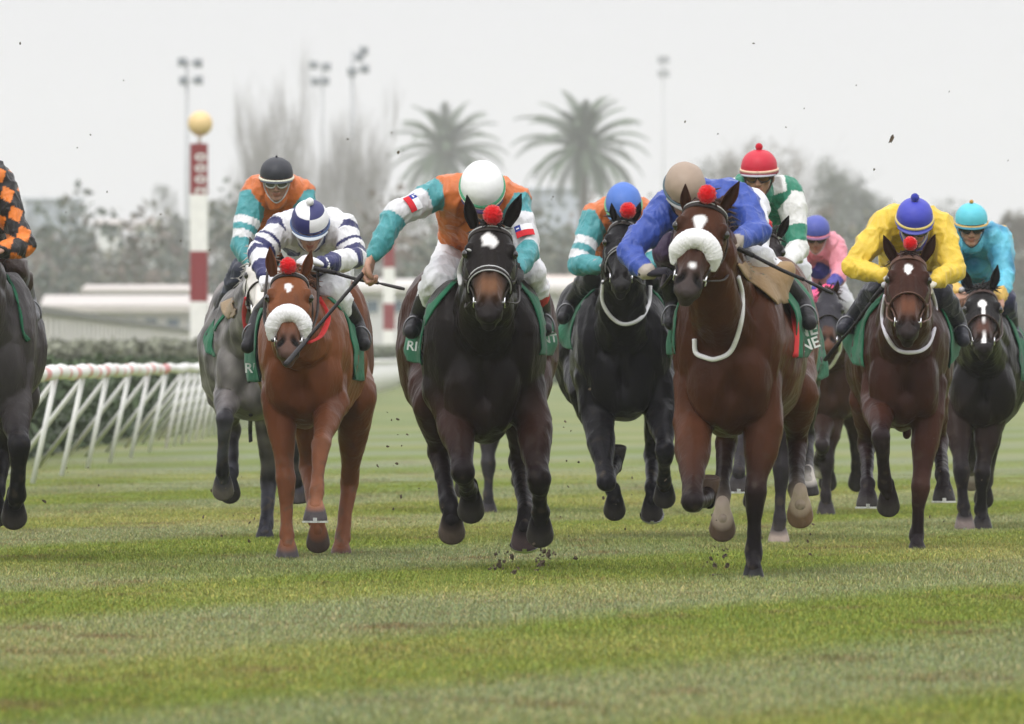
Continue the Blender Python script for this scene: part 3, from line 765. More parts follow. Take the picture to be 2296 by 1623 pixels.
    for i in range(12):
        for k in range(4): pf.append((i*4+k, i*4+(k+1) % 4, (i+1)*4+(k+1) % 4, (i+1)*4+k))
    pf += [(3, 2, 1, 0), (48, 49, 50, 51)]; b.add((pv, pf), sp.get('peak', (.02, .02, .03))); b.build('peak', GLOSS, hm)
    if 'bob' in sp:
        cb, rb = sp['bob']; V, Fc = sphere((0, 0, 0), 1, nu=26, nv=18); V = V*rb*sc_*(.93+.12*np.random.rand(len(V), 1)) + hl(0, -.01, .125+rb*.7)
        mesh_from('bobble', V, Fc, FUZZ, hm, vcol=cb)
    st = sp.get('chinstrap', (.5, .5, .5)); b = MB()
    pts = [hl(-.079, .02, .0), hl(-.072, .035, -.05), hl(-.045, .055, -.105), hl(0, .066, -.140), hl(.045, .055, -.105), hl(.072, .035, -.05), hl(.079, .02, .0)]
    b.add(tube(spline(pts, 5), .0045*sc_, 6, squash=(.6, 1.4)), st); b.build('chin_strap', CLOTH, hm)
    if 'gog' in sp:
        gc, gf = sp['gog']; b = MB()
        for x in (-1, 1):
            pts = []; lv = []; lf = []
            for k in range(24):
                a = 2*math.pi*k/24; xx = x*.036 + .031*math.cos(a)*(1 if True else 1); zz = -.021 + .021*math.sin(a)*(1 - .15*math.cos(a)*x)
                yy = .101 - 4.5*xx*xx; pts.append(hl(xx, yy, zz)); lv.append(hl(xx, yy, zz))
            lv.append(hl(x*.036, .101, -.021)); lf = [(24, k, (k+1) % 24) for k in range(24)]
            lv2 = [v + (R @ np.array((0, .004, 0))) for v in lv]; lf2 = [tuple(i+25 for i in f)[::-1] for f in lf]
            b.add((lv+lv2, lf+lf2), gc); pts.append(pts[0]); b.add(tube(pts, .0042*sc_, 6), gf)
        b.add(tube([hl(-.008, .104, -.016), hl(.008, .104, -.016)], .005*sc_, 6), gf)
        for x in (-1, 1): b.add(tube([hl(x*.064, .082, -.02), hl(x*.084, .045, -.012), hl(x*.098, .0, -.002)], .006*sc_, 6, squash=(.5, 1.6)), gf)
        b.build('goggles', GLASS, hm)
    return root
def flag_patch(E0, E1, t0, t1, r, adir, parent, wid=70):
    "woven flag patch curved round a sleeve: red lower half, white and blue canton with a star above"
    ax = unit(E1-E0); n = unit(np.asarray(adir, float) - ax*(np.asarray(adir, float) @ ax)); sd = np.cross(ax, n); nx, ny = 12, 10; V = []; Fc = []; C = []
    for i in range(nx+1):
        for j in range(ny+1):
            th = math.radians(-wid/2 + wid*i/nx); V.append(lerp(E0, E1, lerp(t0, t1, j/ny)) + r*(n*math.cos(th)+sd*math.sin(th)))
    for i in range(nx):
        for j in range(ny):
            Fc.append((i*(ny+1)+j, (i+1)*(ny+1)+j, (i+1)*(ny+1)+j+1, i*(ny+1)+j+1))
            c = (.55, .02, .03) if j >= 5 else ((.02, .04, .25) if i >= 8 else (.75, .75, .78))
            if j < 5 and i in (9, 10) and j in (2,): c = (.75, .75, .78)
            C.append(c)
    V = np.array(V); n0 = len(V); V2 = V - n*.003; F2 = [tuple(a+n0 for a in f)[::-1] for f in Fc]
    mesh_from('flag_patch', np.vstack([V, V2]), Fc+F2, CLOTH, parent, fcol=C+C)
# ---------------------------------------------------------------- the field of horses (joints read off the photograph, at real depth)
WHITE = (.80, .79, .77)
def star(cx_, ct, rx, rt, tail=0):
    def f(x, t, nz):
        dx = (x - cx_) / rx; dt = (t - ct) / rt
        if dt > 0 and tail: dx *= 1 + dt * tail; dt /= 1.6
        return 3.2 * (1 - math.hypot(dx, dt) + nz * .35)
    return f
def blaze10(x, t, nz):
    a = 3 * (1 - math.hypot((x + .004)/.030, (t-.27)/.085) + nz*.2)
    b = 4 * (1 - abs(x - .002)/(.010 + .008*max(0, t-.55)) + nz*.2) if .3 < t < .93 else -1
    return max(a, b)
def snip6(x, t, nz):
    return max(star(-.012, .235, .034, .085, 1.0)(x, t, nz), .75*star(.0, .72, .022, .05)(x, t, nz)*.5)
HS = []
DK = (.018, .013, .012)
HS.append(dict(id=4, legs_s=.93, cloth_px=[([(1040,612),(1005,650),(975,690),(955,740),(948,790),(946,818)],[(1020,618),(965,668),(932,705),(914,745),(906,785),(912,808)],.30,.75),([(1150,625),(1180,655),(1200,690),(1208,730),(1212,770),(1212,795)],[(1160,622),(1202,660),(1226,700),(1240,735),(1247,768),(1240,796)],.30,.75)],
    D=62.2, label='near-black racehorse with white star and tan muzzle leading the field in the centre', coat=(.009, .0065, .006), muzzle=(.012, .009, .009),
    legs_col=(.008, .006, .0075), haunch=(.034, .012, .007), chest_shade=(.005, .004, .004), cu=1085, chw=136, hu=1071, hhw=173, vw=612, vb=988,
    poll=(1100, 503), chin=(1096, 744), ew=58, ears=[((1062, 503), (1047, 437)), ((1140, 498), (1169, 434))], pom=(1105, 482, 21), pipe=(.5, .5, .5),
    mark=star(-.004, .175, .040, .088), nose_t=.56, tone=lambda V, C, H, q: tan_nose(V, C, H, (.13, .060, .030)),
    hands=[(1060, 640, -.1), (1160, 612, -.1)],
    legs=[('F', [(1022, 930, .1), (1038, 1062, -.2), (1050, 1098, .05), (1056, 1118, .08)], 92, {}),
          ('H', [(975, 905, .95), (985, 1012, 1.15), (1005, 1126, .9), (1013, 1166, .85)], 80, {'horn': (.075, .055, .045)}),
          ('F', [(1193, 940, .1), (1208, 1078, -.15), (1212, 1148, .0), (1211, 1172, .02)], 88, {}),
          ('H', [(1180, 905, .95), (1166, 1035, 1.1), (1180, 1148, .75), (1176, 1186, .68)], 25, {'shoe': 1, 'horn': (.06, .04, .04)})],
    text=[('RIO', (936, 778, .55), .062, (0, -8, -4)), ('ENT', (1226, 762, .55), .052, (0, 10, 4))], flare=.035,
    straps=[('girth', (.5, .5, .5), [(1118, 545, -.3)]*0 or [(1034, 640, -.1), (1030, 610, -.2), (1040, 580, -.3), (1052, 560, -.35)], .012)]))
HS.append(dict(id=6, legs_s=.85, cloth_px=[([(1655,585),(1700,620),(1745,650),(1775,690),(1785,740),(1788,802)],[(1670,580),(1740,600),(1800,640),(1828,700),(1834,750),(1812,800)],.30,.78),([(1540,640),(1520,690),(1512,740),(1508,790)],[(1530,640),(1508,690),(1500,740),(1500,800)],.3,.7),([(1655,592),(1680,628),(1712,655),(1745,682)],[(1662,584),(1725,588),(1776,594),(1772,678)],.12,.40,(.26,.17,.085),'saddle_pad')],
    D=60.4, label='bay racehorse with white sheepskin noseband and white hind socks under the blue jockey', coat=(.050, .0165, .007), muzzle=(.040, .033, .032),
    legs_col=(.008, .006, .0075), haunch=(.080, .027, .011), chest_shade=(.026, .009, .005), cu=1637, chw=124, hu=1712, hhw=116, vw=600, vb=975,
    poll=(1586, 450), chin=(1534, 690), ew=60, HL=.54, ears=[((1540, 470), (1537, 412)), ((1625, 462), (1658, 406))], pom=(1585, 436, 20), pipe=(.6, .6, .6),
    mark=snip6, fleece=(.455, .047, .080), hands=[(1490, 612, -.15), (1640, 552, -.1)],
    legs=[('F', [(1553, 945, .1), (1554, 1128, -.32), (1580, 1118, .0), (1590, 1100, .05)], 165, {'horn': (.09, .06, .045), 'hs': .82}),
          ('H', [(1640, 900, .9), (1628, 990, 1.05), (1618, 1112, .75), (1620, 1160, .7)], 86, {'sock': (.42, .34, .28), 'horn': (.09, .06, .045)}),
          ('F', [(1713, 950, .1), (1693, 1108, 0), (1690, 1238, .05), (1689, 1272, .0)], 14, {'hs': .80, 'horn': (.02, .02, .02)}),
          ('H', [(1786, 880, .95), (1787, 992, 1.15), (1787, 1098, .85), (1794, 1130, .8)], 90, {'sock': (.45, .36, .27), 'horn': (.16, .10, .06)})],
    ustrap=[(1557, 760, -.05), (1560, 790, -.12), (1580, 801, -.17), (1605, 805, -.2), (1640, 785, -.2), (1662, 720, -.12), (1664, 660, -.02), (1655, 620, .1)],
    straps=[('girth', (.45, .03, .03), [(1772, 675, .3), (1778, 700, .25), (1782, 750, .22), (1780, 800, .3)], .022)], cu2=1,
    text=[('NE', (1808, 742, .62), .080, (0, 14, 6)), ('ONE', (1803, 778, .6), .070, (0, 20, 6))], flare=.03))
HS.append(dict(id=3, cloth_px=[([(735,665),(760,690),(778,720),(788,760),(793,800),(795,850)],[(750,665),(785,690),(803,720),(812,760),(816,800),(817,855)],.3,.75),([(590,690),(580,720),(575,770),(578,810),(580,855)],[(575,690),(562,730),(554,780),(551,820),(556,858)],.3,.75)],
    D=66.2, label='chestnut racehorse with white sheepskin noseband and small star, left of centre', coat=(.145, .049, .018), muzzle=(.070, .042, .034),
    legs_col=(.165, .062, .030), haunch=(.082, .027, .011), chest_shade=(.075, .020, .008), mane=(.16, .06, .03), cu=680, chw=101, hu=712, hhw=119, vw=655, vb=955,
    poll=(649, 607), chin=(648, 823), ew=50, ears=[((612, 612), (605, 553)), ((683, 612), (698, 561))], pom=(646, 596, 18), pipe=(.4, .4, .4),
    mark=star(-.003, .20, .020, .05, .6), fleece=(.55, .046, .076), hands=[(600, 605, -.2), (712, 592, -.15)],
    legs=[('F', [(625, 885, .1), (641, 1080, 0), (644, 1200, -.02), (644, 1226, -.05)], 8, {'shoe': 1, 'horn': (.05, .043, .045)}),
          ('F', [(744, 900, .1), (719, 1000, -.3), (710, 1105, -.45), (707, 1138, -.5)], 0, {'shoe': 1, 'horn': (.05, .043, .045), 'sock': (.24, .10, .055)}),
          ('H', [(690, 895, .9), (692, 1050, 1.0), (707, 1165, .7), (713, 1192, .68)], 70, {'horn': (.05, .035, .03), 'cols': [None, (.06, .02, .012)]*2}),
          ('H', [(798, 890, 1.0), (783, 1082, 1.4), (768, 1208, 1.3), (765, 1229, 1.25)], 0, {'horn': (.075, .045, .038)})],
    straps=[('neck_strap', (.55, .03, .03), [(713, 668, .05), (730, 700, -.05), (733, 720, -.1), (718, 752, -.15), (690, 768, -.18)], .018)],
    text=[('RE', (565, 826, .5), .068, (0, 0, 0))], flare=.02))
HS.append(dict(id=9, cloth_px=[([(1990,660),(1960,690),(1943,720),(1937,760),(1935,800),(1935,822)],[(1975,655),(1935,690),(1905,720),(1890,750),(1893,775),(1912,815)],.3,.75),([(2090,665),(2110,690),(2122,720),(2130,755),(2132,790),(2130,825)],[(2105,662),(2130,690),(2150,720),(2160,745),(2162,760),(2150,790)],.3,.75)],
    D=69.0, label='dark bay racehorse with white star and white neck strap, ridden by the jockey in yellow', coat=(.034, .011, .0062), muzzle=(.016, .012, .012),
    legs_col=(.013, .009, .011), haunch=(.062, .019, .010), chest_shade=(.016, .007, .0055), cu=2030, chw=97, hu=2006, hhw=90, vw=650, vb=962,
    poll=(2038, 568), chin=(2031, 779), ew=48, ears=[((2004, 580), (1981, 527)), ((2073, 577), (2097, 525))], pom=(2041, 546, 15), strap=(.11, .055, .04),
    mark=star(-.003, .19, .026, .07, .8), nose_t=.57, tone=lambda V, C, H, q: tan_nose(V, C, H, (.11, .042, .022)), hands=[(2002, 630, -.15), (2078, 635, -.15)],
    legs=[('F', [(1969, 905, .1), (1975, 982, -.3), (1985, 1088, -.15), (1992, 1112, -.12)], 86, {}),
          ('F', [(2082, 925, .1), (2063, 1097, 0), (2055, 1203, .05), (2056, 1222, .0)], 5, {'hs': .85, 'cols': [None, (.05, .02, .014)]*2}),
          ('H', [(1948, 895, .9), (1943, 1000, 1.1), (1946, 1086, .7), (1945, 1108, .65)], 0, {'shoe': 1}),
          ('H', [(2082, 895, .9), (2107, 990, 1.1), (2113, 1066, .7), (2116, 1095, .65)], 0, {'shoe': 1})],
    ustrap=[(1985, 662, .0), (1978, 710, -.1), (1988, 752, -.16), (2010, 782, -.2), (2040, 790, -.2), (2075, 780, -.18), (2093, 745, -.15), (2098, 690, -.08), (2088, 650, 0)], ucol=(.62, .60, .66),
    flare=.05, extra=lambda S, q, c: S.cap(q(2033, 940, .9), q(2033, 975, .85), .03, .02, c, c)))
HS.append(dict(id=10, cloth_px=[([(2245,690),(2265,720),(2278,760),(2285,800),(2288,850)],[(2260,690),(2290,740),(2310,780),(2320,820),(2310,860)],.3,.75),([(2165,690),(2145,720),(2132,760),(2130,800)],[(2155,690),(2130,720),(2118,760),(2120,800)],.3,.75)],
    D=77.6, label='black racehorse with long white blaze at the right edge of the field', coat=(.009, .0075, .008), muzzle=(.014, .011, .011),
    legs_col=(.013, .011, .013), haunch=(.028, .013, .009), cu=2205, chw=74, hu=2203, hhw=82, vw=690, vb=968,
    poll=(2203, 646), chin=(2200, 804), ew=41, ears=[((2174, 640), (2158, 600)), ((2226, 641), (2237, 593))], strap=(.06, .035, .03),
    mark=blaze10, nose_t=.55, tone=lambda V, C, H, q: tan_nose(V, C, H, (.07, .03, .02)), hands=[(2150, 668, -.1), (2238, 675, -.1)],
    legs=[('F', [(2146, 925, .1), (2156, 1058, -.1), (2161, 1138, -.1), (2163, 1160, -.12)], 5, {'shoe': 1, 'horn': (.14, .11, .10)}),
          ('F', [(2217, 940, .1), (2202, 1064, 0), (2199, 1143, .1), (2202, 1164, .08)], 3, {}),
          ('H', [(2172, 880, .9), (2175, 980, 1.1), (2180, 1045, 1.2), (2178, 1060, 1.25)], 100, {'sock': (.5, .45, .38), 'horn': (.2, .16, .13)}),
          ('H', [(2245, 880, .9), (2226, 990, 1.2), (2212, 1080, 1.3), (2206, 1100, 1.3)], 95, {})],
    flare=.05, nmane=260))
HS.append(dict(id=5, legs_s=.88, cloth_px=[([(1345,640),(1310,670),(1292,710),(1286,740),(1282,765),(1280,785)],[(1335,640),(1295,670),(1270,710),(1255,735),(1248,752),(1262,776)],.3,.7),([(1460,645),(1485,680),(1500,720),(1505,760),(1504,800)],[(1470,640),(1500,690),(1514,730),(1516,770),(1512,805)],.3,.7)],
    D=73.4, label='black racehorse with white neck strap between the two leading horses', coat=(.0055, .005, .0065), muzzle=(.016, .015, .015),
    legs_col=(.008, .0075, .0105), cu=1396, chw=108, hu=1385, hhw=140, vw=640, vb=944,
    poll=(1398, 493), chin=(1390, 668), ew=40, ears=[((1379, 492), (1371, 455)), ((1423, 490), (1436, 453))], pom=(1408, 472, 17), pipe=(.35, .35, .35),
    nose_t=.52, hands=[(1362, 600, -.1), (1440, 600, -.1)],
    legs=[('F', [(1338, 925, .1), (1361, 1085, -.3), (1376, 1045, .0), (1384, 1026, .05)], 165, {'hs': .82}),
          ('H', [(1320, 880, .9), (1345, 1000, 1.1), (1372, 1098, .8), (1378, 1122, .78)], 86, {}),
          ('F', [(1483, 915, .1), (1491, 1013, -.25), (1489, 1080, -.05), (1490, 1094, .0)], 92, {}),
          ('H', [(1480, 890, .9), (1464, 1020, 1.1), (1463, 1094, .8), (1462, 1126, .75)], 62, {'shoe': 1})],
    ustrap=[(1353, 630, .05), (1350, 670, -.06), (1362, 700, -.12), (1385, 722, -.18), (1410, 726, -.2), (1438, 712, -.18), (1455, 680, -.12), (1458, 640, -.02)], flare=.06))
HS.append(dict(id=2, cloth_px=[([(520,690),(495,720),(482,750),(478,775),(480,800)],[(500,690),(475,725),(462,750),(458,770),(465,790)],.3,.75),([(492,679),(500,698),(511,714)],[(558,650),(543,680),(516,712)],.30,.12,(.27,.20,.13),'saddle_pad')],
    D=72.5, label='grey dappled racehorse with pale face half hidden behind the chestnut', coat=(.115, .108, .104), muzzle=(.25, .22, .2),
    legs_col=(.028, .028, .036), haunch=(.17, .15, .145), mane=(.4, .38, .36), cu=560, chw=84, hu=552, hhw=78, vw=640, vb=942,
    poll=(590, 567), chin=(588, 735), ew=36, ears=[((574, 572), (560, 531)), ((606, 572), (612, 533))], nose_t=.55, hands=[(566, 596, -.1), (640, 600, -.1)],
    legs=[('F', [(512, 880, .1), (503, 942, -.3), (498, 1058, -.15), (500, 1078, -.12)], 90, {'horn': (.08, .07, .06)}),
          ('F', [(650, 890, .1), (656, 1000, -.2), (664, 1078, -.1), (668, 1094, -.08)], 15, {}),
          ('H', [(505, 880, .9), (522, 965, 1.1), (520, 1060, .9), (515, 1085, .85)], 90, {'cols': [None, (.3, .28, .27)]*2}),
          ('H', [(608, 890, .9), (603, 1082, 1.1), (597, 1180, .9), (594, 1197, .85)], 8, {'cols': [None, (.11, .10, .10)]*2})],
    tone=lambda V, C, H, q: grey_face(V, C, H), flare=.02,
    straps=[('girth', (.02, .02, .02), [(562, 930, .5), (561, 960, .48), (562, 990, .46)], .012),
            ('neck_strap', (.5, .03, .04), [(553, 668, .05), (548, 700, -.02), (552, 735, -.08), (562, 750, -.1)], .015)]))
HS.append(dict(id=7, D=72.0, label='dark brown racehorse mostly hidden behind the bay, its head beside the blue sleeve', coat=(.012, .008, .008), muzzle=(.02, .016, .016),
    legs_col=(.026, .023, .026), cu=1722, chw=84, hu=1735, hhw=92, vw=640, vb=965, vox=.012,
    poll=(1722, 520), chin=(1727, 670), ew=31, ears=[((1700, 522), (1692, 482)), ((1750, 525), (1769, 483))], pom=(1717, 505, 14), hands=[(1690, 580, -.1), (1765, 592, -.1)],
    legs=[('F', [(1762, 925, .1), (1753, 1055, 0), (1748, 1165, 0), (1746, 1192, 0)], 5, {'sock': (.07, .06, .06), 'horn': (.3, .24, .2)}),
          ('F', [(1668, 930, .1), (1662, 1000, -.25), (1657, 1058, -.4), (1656, 1075, -.4)], 0, {'shoe': 1}),
          ('H', [(1795, 880, .9), (1809, 980, 1.1), (1811, 1060, .8), (1812, 1080, .75)], 8, {'sock': (.6, .55, .5)}),
          ('H', [(1690, 880, .9), (1702, 1000, 1.1), (1692, 1080, .9), (1690, 1100, .9)], 60, {})]))
HS.append(dict(id=8, D=84.8, label='brown racehorse wearing a dark hood, far back between bay and dark bay', coat=(.036, .017, .011), muzzle=(.10, .045, .028),
    legs_col=(.022, .018, .020), cu=1862, chw=64, hu=1856, hhw=70, vw=690, vb=950, vox=.013, hood=1,
    poll=(1858, 650), chin=(1853, 800), ew=32, ears=[((1842, 655), (1837, 628)), ((1873, 655), (1879, 628))], hands=[(1840, 665, -.1), (1859, 662, -.15)],
    legs=[('F', [(1862, 930, .1), (1854, 1040, 0), (1852, 1112, 0), (1852, 1132, 0)], 5, {}),
          ('F', [(1842, 930, .1), (1844, 1000, -.2), (1839, 1025, .0), (1837, 1036, .05)], 110, {'horn': (.5, .47, .4)}),
          ('H', [(1865, 880, .9), (1862, 980, 1.1), (1857, 1050, 1.2), (1856, 1065, 1.2)], 90, {}),
          ('H', [(1900, 880, .9), (1917, 980, 1.1), (1921, 1050, 1.2), (1922, 1065, 1.2)], 90, {})],
    tone=lambda V, C, H, q: hooded(V, C, H),
    ustrap=[(1885, 740, .0), (1884, 780, -.1), (1876, 800, -.15), (1862, 822, -.2), (1845, 825, -.2), (1832, 800, -.15), (1826, 760, 0)]))
HS.append(dict(id=1, legs_s=.93, cloth_px=[([(-2,600),(25,640),(40,690),(50,740),(62,765)],[(10,600),(45,650),(62,700),(70,740),(70,760)],.3,.7),([(-60,600),(-90,640),(-110,690),(-120,740)],[(-70,600),(-105,640),(-125,690),(-130,740)],.3,.7)],
    D=64.7, label='dark grey racehorse cut off by the left edge of the picture', coat=(.050, .045, .046), muzzle=(.1, .09, .09),
    legs_col=(.008, .0075, .010), haunch=(.045, .038, .036), cu=-28, chw=104, hu=-26, hhw=106, vw=600, vb=945,
    poll=(-62, 500), chin=(-66, 725), ew=52, ears=[((-95, 505), (-105, 450)), ((-30, 505), (-22, 450))], hands=[(-90, 600, -.1), (-10, 570, -.1)],
    legs=[('F', [(28, 890, .1), (43, 1000, -.2), (38, 1112, -.05), (31, 1134, -.0)], 88, {}),
          ('F', [(-80, 900, .1), (-85, 1050, -.1), (-85, 1180, 0), (-85, 1215, 0)], 5, {}),
          ('H', [(40, 890, .9), (8, 1010, 1.1), (-8, 1100, .9), (-12, 1130, .85)], 80, {}),
          ('H', [(-110, 890, .9), (-120, 1050, 1.2), (-118, 1190, 1.2), (-118, 1210, 1.2)], 5, {})], flare=.03))
HS.append(dict(id=11, D=86.0, label='dark racehorse hidden behind the leader, only its forelegs showing under the belly', coat=(.022, .018, .018), muzzle=(.02, .018, .018),
    legs_col=(.030, .028, .032), cu=1112, chw=66, hu=1112, hhw=70, vw=690, vb=960, vox=.014,
    poll=(1112, 600), chin=(1110, 740), ew=32, ears=[((1095, 600), (1090, 570)), ((1129, 600), (1134, 570))], hands=[(1090, 650, -.1), (1130, 650, -.1)],
    legs=[('F', [(1099, 935, .1), (1095, 1042, 0), (1095, 1112, 0), (1095, 1132, 0)], 5, {}),
          ('F', [(1150, 930, .1), (1158, 1000, -.2), (1164, 1045, .0), (1166, 1060, .05)], 100, {}),
          ('H', [(1070, 880, .9), (1045, 980, 1.1), (1040, 1060, 1.2), (1038, 1080, 1.2)], 90, {}),
          ('H', [(1160, 880, .9), (1180, 980, 1.1), (1186, 1060, 1.2), (1188, 1080, 1.2)], 90, {})]))
def tan_nose(V, C, H, col):
    x, t, y = H; k = np.exp(-((t-.67)/.12)**2*1.2) * (np.abs(x) < .075) * (y > -.11) * (t > .3)
    k = np.clip(k*1.1, 0, 1)*np.exp(-(np.abs(x)/.062)**4); return C*(1-k)[:, None] + np.array(col)*k[:, None]
def grey_face(V, C, H):
    x, t, y = H; n = vnoise(V, 11, 2.)
    C = C*(1 + .55*np.clip(n*2, -1, 1))[:, None]
    k = ((y > -.24) & (t > -.1) & (t < 1.1) & (np.abs(x) < .14)).astype(float)*.92
    return C*(1-k)[:, None] + np.array((.60, .57, .53))*k[:, None]
def hooded(V, C, H):
    x, t, y = H; k = ((y > -.26) & (t > -.2) & (t < .66) & (np.abs(x) < .2)).astype(float)
    return C*(1-k)[:, None] + np.array((.03, .028, .035))*k[:, None]
HR = {}
for sp in HS:
    if ONLY and sp['id'] not in ONLY: continue
    HR[sp['id']] = horse(sp)
# ---------------------------------------------------------------- riders
def plain(c): c = np.array(c); return lambda a, ph: c
TEAL = np.array((.06, .285, .31)); ORG = np.array((.56, .150, .040)); WHT = np.array((.72, .72, .74)); NAVY = np.array((.020, .022, .10))
def teal_orange(kind):
    def f(nm, t, d, v):
        if nm in ('torso', 'yoke', 'collar'): return ORG
        if kind == 4:
            if nm[:2] == 'ua': return ORG if t < .05 else (TEAL if t < .80 else WHT*.85)
            if nm[:2] == 'ub': return WHT*.85
            if nm[:2] == 'fa': return WHT*.85 if t < .12 else TEAL
            return TEAL
        if nm[:2] == 'ua': return TEAL
        if nm[:2] == 'ub': return WHT if (.0 < t < .35 or .60 < t < .9) else TEAL
        return TEAL*(1.0 if kind == 5 or t < .3 else .9)
    return f
def stripes3(nm, t, d, v):
    if nm in ('torso', 'collar'):
        return NAVY if (noise.noise(Vector(v*7)) > .12 or nm == 'collar') else WHT
    if nm == 'yoke': return WHT if abs(t-.5) > .12 else NAVY
    if nm[:2] == 'ua': return NAVY if .15 < t < .55 else WHT
    if nm[:2] == 'ub': return NAVY if (.0 < t < .28 or .55 < t < .88) else WHT
    if nm[:2] == 'fa': return NAVY if .05 < t < .55 else WHT
    return NAVY if (t > .38 or t < .0) else WHT
BLUE = np.array((.030, .070, .34))
def blue6(nm, t, d, v): return BLUE if not (nm[:2] == 'fb' and t > .95) else np.array((.4, .35, .3))
def green7(nm, t, d, v):
    G = np.array((.02, .20, .12)); Wc = np.array((.74, .74, .72))
    if nm in ('torso', 'collar'):
        n = noise.noise(Vector(v*6.5)); return Wc if (n > .05 and nm != 'collar') else G
    if nm == 'yoke': return Wc if (int(t*5) % 2 == 0) else G
    if nm[:2] == 'ub': return G if .25 < t < .85 else Wc
    return Wc
def pink8(nm, t, d, v):
    Pk = np.array((.72, .27, .33)); Nb = np.array((.06, .06, .30))
    if nm[:2] == 'fb': return Nb if t > .55 else Pk
    n = noise.noise(Vector(v*8)); 
    if nm[:2] in ('ua', 'ub', 'fa'): return Nb if n > .22 else Pk
    return Pk if n < .3 else Nb
YEL = np.array((.70, .485, .045))
def yel9(nm, t, d, v): return YEL if nm != 'collar' else np.array((.05, .06, .4))
def turq10(nm, t, d, v):
    A_ = np.array((.13, .50, .66)); B_ = np.array((.03, .22, .38)); Y_ = np.array((.62, .40, .10))
    if nm[:2] == 'fb' and t > .62: return Y_*1.15
    n = noise.noise(Vector(v*8)); k = min(max(n*2+.3, 0), 1)
    if nm == 'yoke' and noise.noise(Vector(v*16)) > .3: return Y_
    return A_*(1-k)+B_*k
def check1(nm, t, d, v):
    O_ = np.array((.75, .20, .025)); K_ = np.array((.014, .012, .012))
    p_ = v[2]/.075 + v[0]/.15; q_ = (v[0] - v[2]*.3)/.070; a = math.floor(p_) + math.floor(q_); e = min(p_ % 1, q_ % 1); return O_ if (a % 2 == 0 and e > .12) else K_
def quarter3(a, ph):
    if ph > .93: return (.03, .04, .16)
    top = ph < .52
    s = (a % 360) < 180
    return NAVY*1.2 if (s == top) else WHT*1.05
JS = []
JS.append(dict(id=4, D=62.2, label='jockey in white helmet and orange jacket with teal sleeves, one arm swung out', head=(1081, 413, -.02), r=51, pitch=52, sh=[(992, 432, .22), (1150, 445, .22)],
    el=[(888, 482, .08), (1184, 560, .08)], wr=[(836, 578, .0), (1158, 606, -.12)], hip=[(1030, 560, .72), (1110, 560, .72)], kn=[(982, 630, .30), (1190, 610, .30)],
    an=[(938, 712, .62), (1216, 708, .62)], toe=[(922, 742, .45), (1222, 736, .45)], silks=teal_orange(4), helm=plain((.80, .81, .80)), bands=((.05, .28, .14), (.78, .78, .62)),
    peak=(.04, .02, .09), glove=(None, (.03, .03, .03)), fd=((-.35, -.1, -.9), None), pn=((.8, -.3, -.35), None), hsc=1.18, cuff=.93,
    cuffcol=[((.7, .7, .7), (.02, .02, .02)), ((.72, .72, .74), (.45, .02, .03))], chinstrap=(.1, .05, .1)))
JS.append(dict(id=6, D=60.4, label='jockey in plain royal blue jacket and tan helmet, crouched low over the bay', head=(1537, 412, -.02), r=48, pitch=50, yaw=8, sh=[(1498, 468, .16), (1652, 445, .20)],
    el=[(1407, 568, .02), (1698, 520, .05)], wr=[(1450, 612, -.12), (1648, 545, -.15)], hip=[(1580, 470, .80), (1670, 470, .80)], kn=[(1500, 560, .35), (1690, 570, .35)],
    an=[(1512, 680, .6), (1798, 680, .6)], toe=[(1506, 722, .45), (1815, 722, .45)], silks=blue6, helm=plain((.33, .25, .19)), bands=((.06, .10, .12),), peak=(.3, .3, .3),
    glove=((.016, .014, .022), (.3, .25, .2)), breech_fn=lambda a, t, d: np.array((.05, .02, .07)) if (a == 'sh0' or (a == 'th0' and t > .8)) else np.array((.72, .72, .76)), chinstrap=(.03, .03, .05), fd=((.95, -.25, .05), None)))
JS.append(dict(id=3, D=66.2, label='jockey in navy and white quartered cap with striped sleeves and a white bobble', head=(695, 490, -.02), r=44, pitch=38, sh=[(636, 508, .18), (765, 510, .18)],
    el=[(580, 566, .05), (795, 578, .05)], wr=[(596, 618, -.15), (722, 592, -.22)], hip=[(690, 600, .75), (745, 600, .75)], kn=[(650, 650, .3), (745, 655, .3)],
    an=[(585, 700, .62), (798, 724, .6)], toe=[(555, 775, .45), (816, 770, .45)], silks=stripes3, helm=quarter3, bands=((.05, .09, .20),), peak=(.55, .6, .65), bob=((.8, .8, .8), .022),
    glove=((.74, .74, .76), (.74, .74, .76)), fd=(None, (-.75, -.4, .25)), chinstrap=(.6, .6, .6), vj=.0075))
JS.append(dict(id=9, D=69.0, label='jockey in bright yellow jacket with a blue bobble cap, reins in both fists', head=(2051, 483, -.02), r=43, pitch=30, sh=[(1988, 500, .18), (2105, 505, .18)],
    el=[(1912, 598, .04), (2138, 608, .04)], wr=[(1984, 620, -.12), (2092, 632, -.15)], hip=[(2010, 620, .75), (2070, 620, .75)], kn=[(1972, 650, .3), (2108, 660, .3)],
    an=[(1910, 716, .62), (2150, 726, .62)], toe=[(1890, 736, .45), (2160, 762, .45)], silks=yel9, helm=plain((.045, .055, .42)), bands=((.62, .5, .16), (.05, .06, .4)), peak=(.07, .08, .35), bob=((.04, .05, .34), .024),
    glove=((.6, .55, .45), (.6, .55, .45)), gog=((.01, .015, .015), (.02, .03, .03)), breech_fn=lambda a, t, d: (np.array((.015, .015, .03)) if (a[:2] == 'sh' or (a[:2] == 'th' and t > .75)) else (np.array((.1, .1, .14)) if int((d[2]+d[0]*.4)/.018) % 3 == 0 else np.array((.72, .72, .75)))),
    boot=(.02, .02, .03), skin=SK*.7))
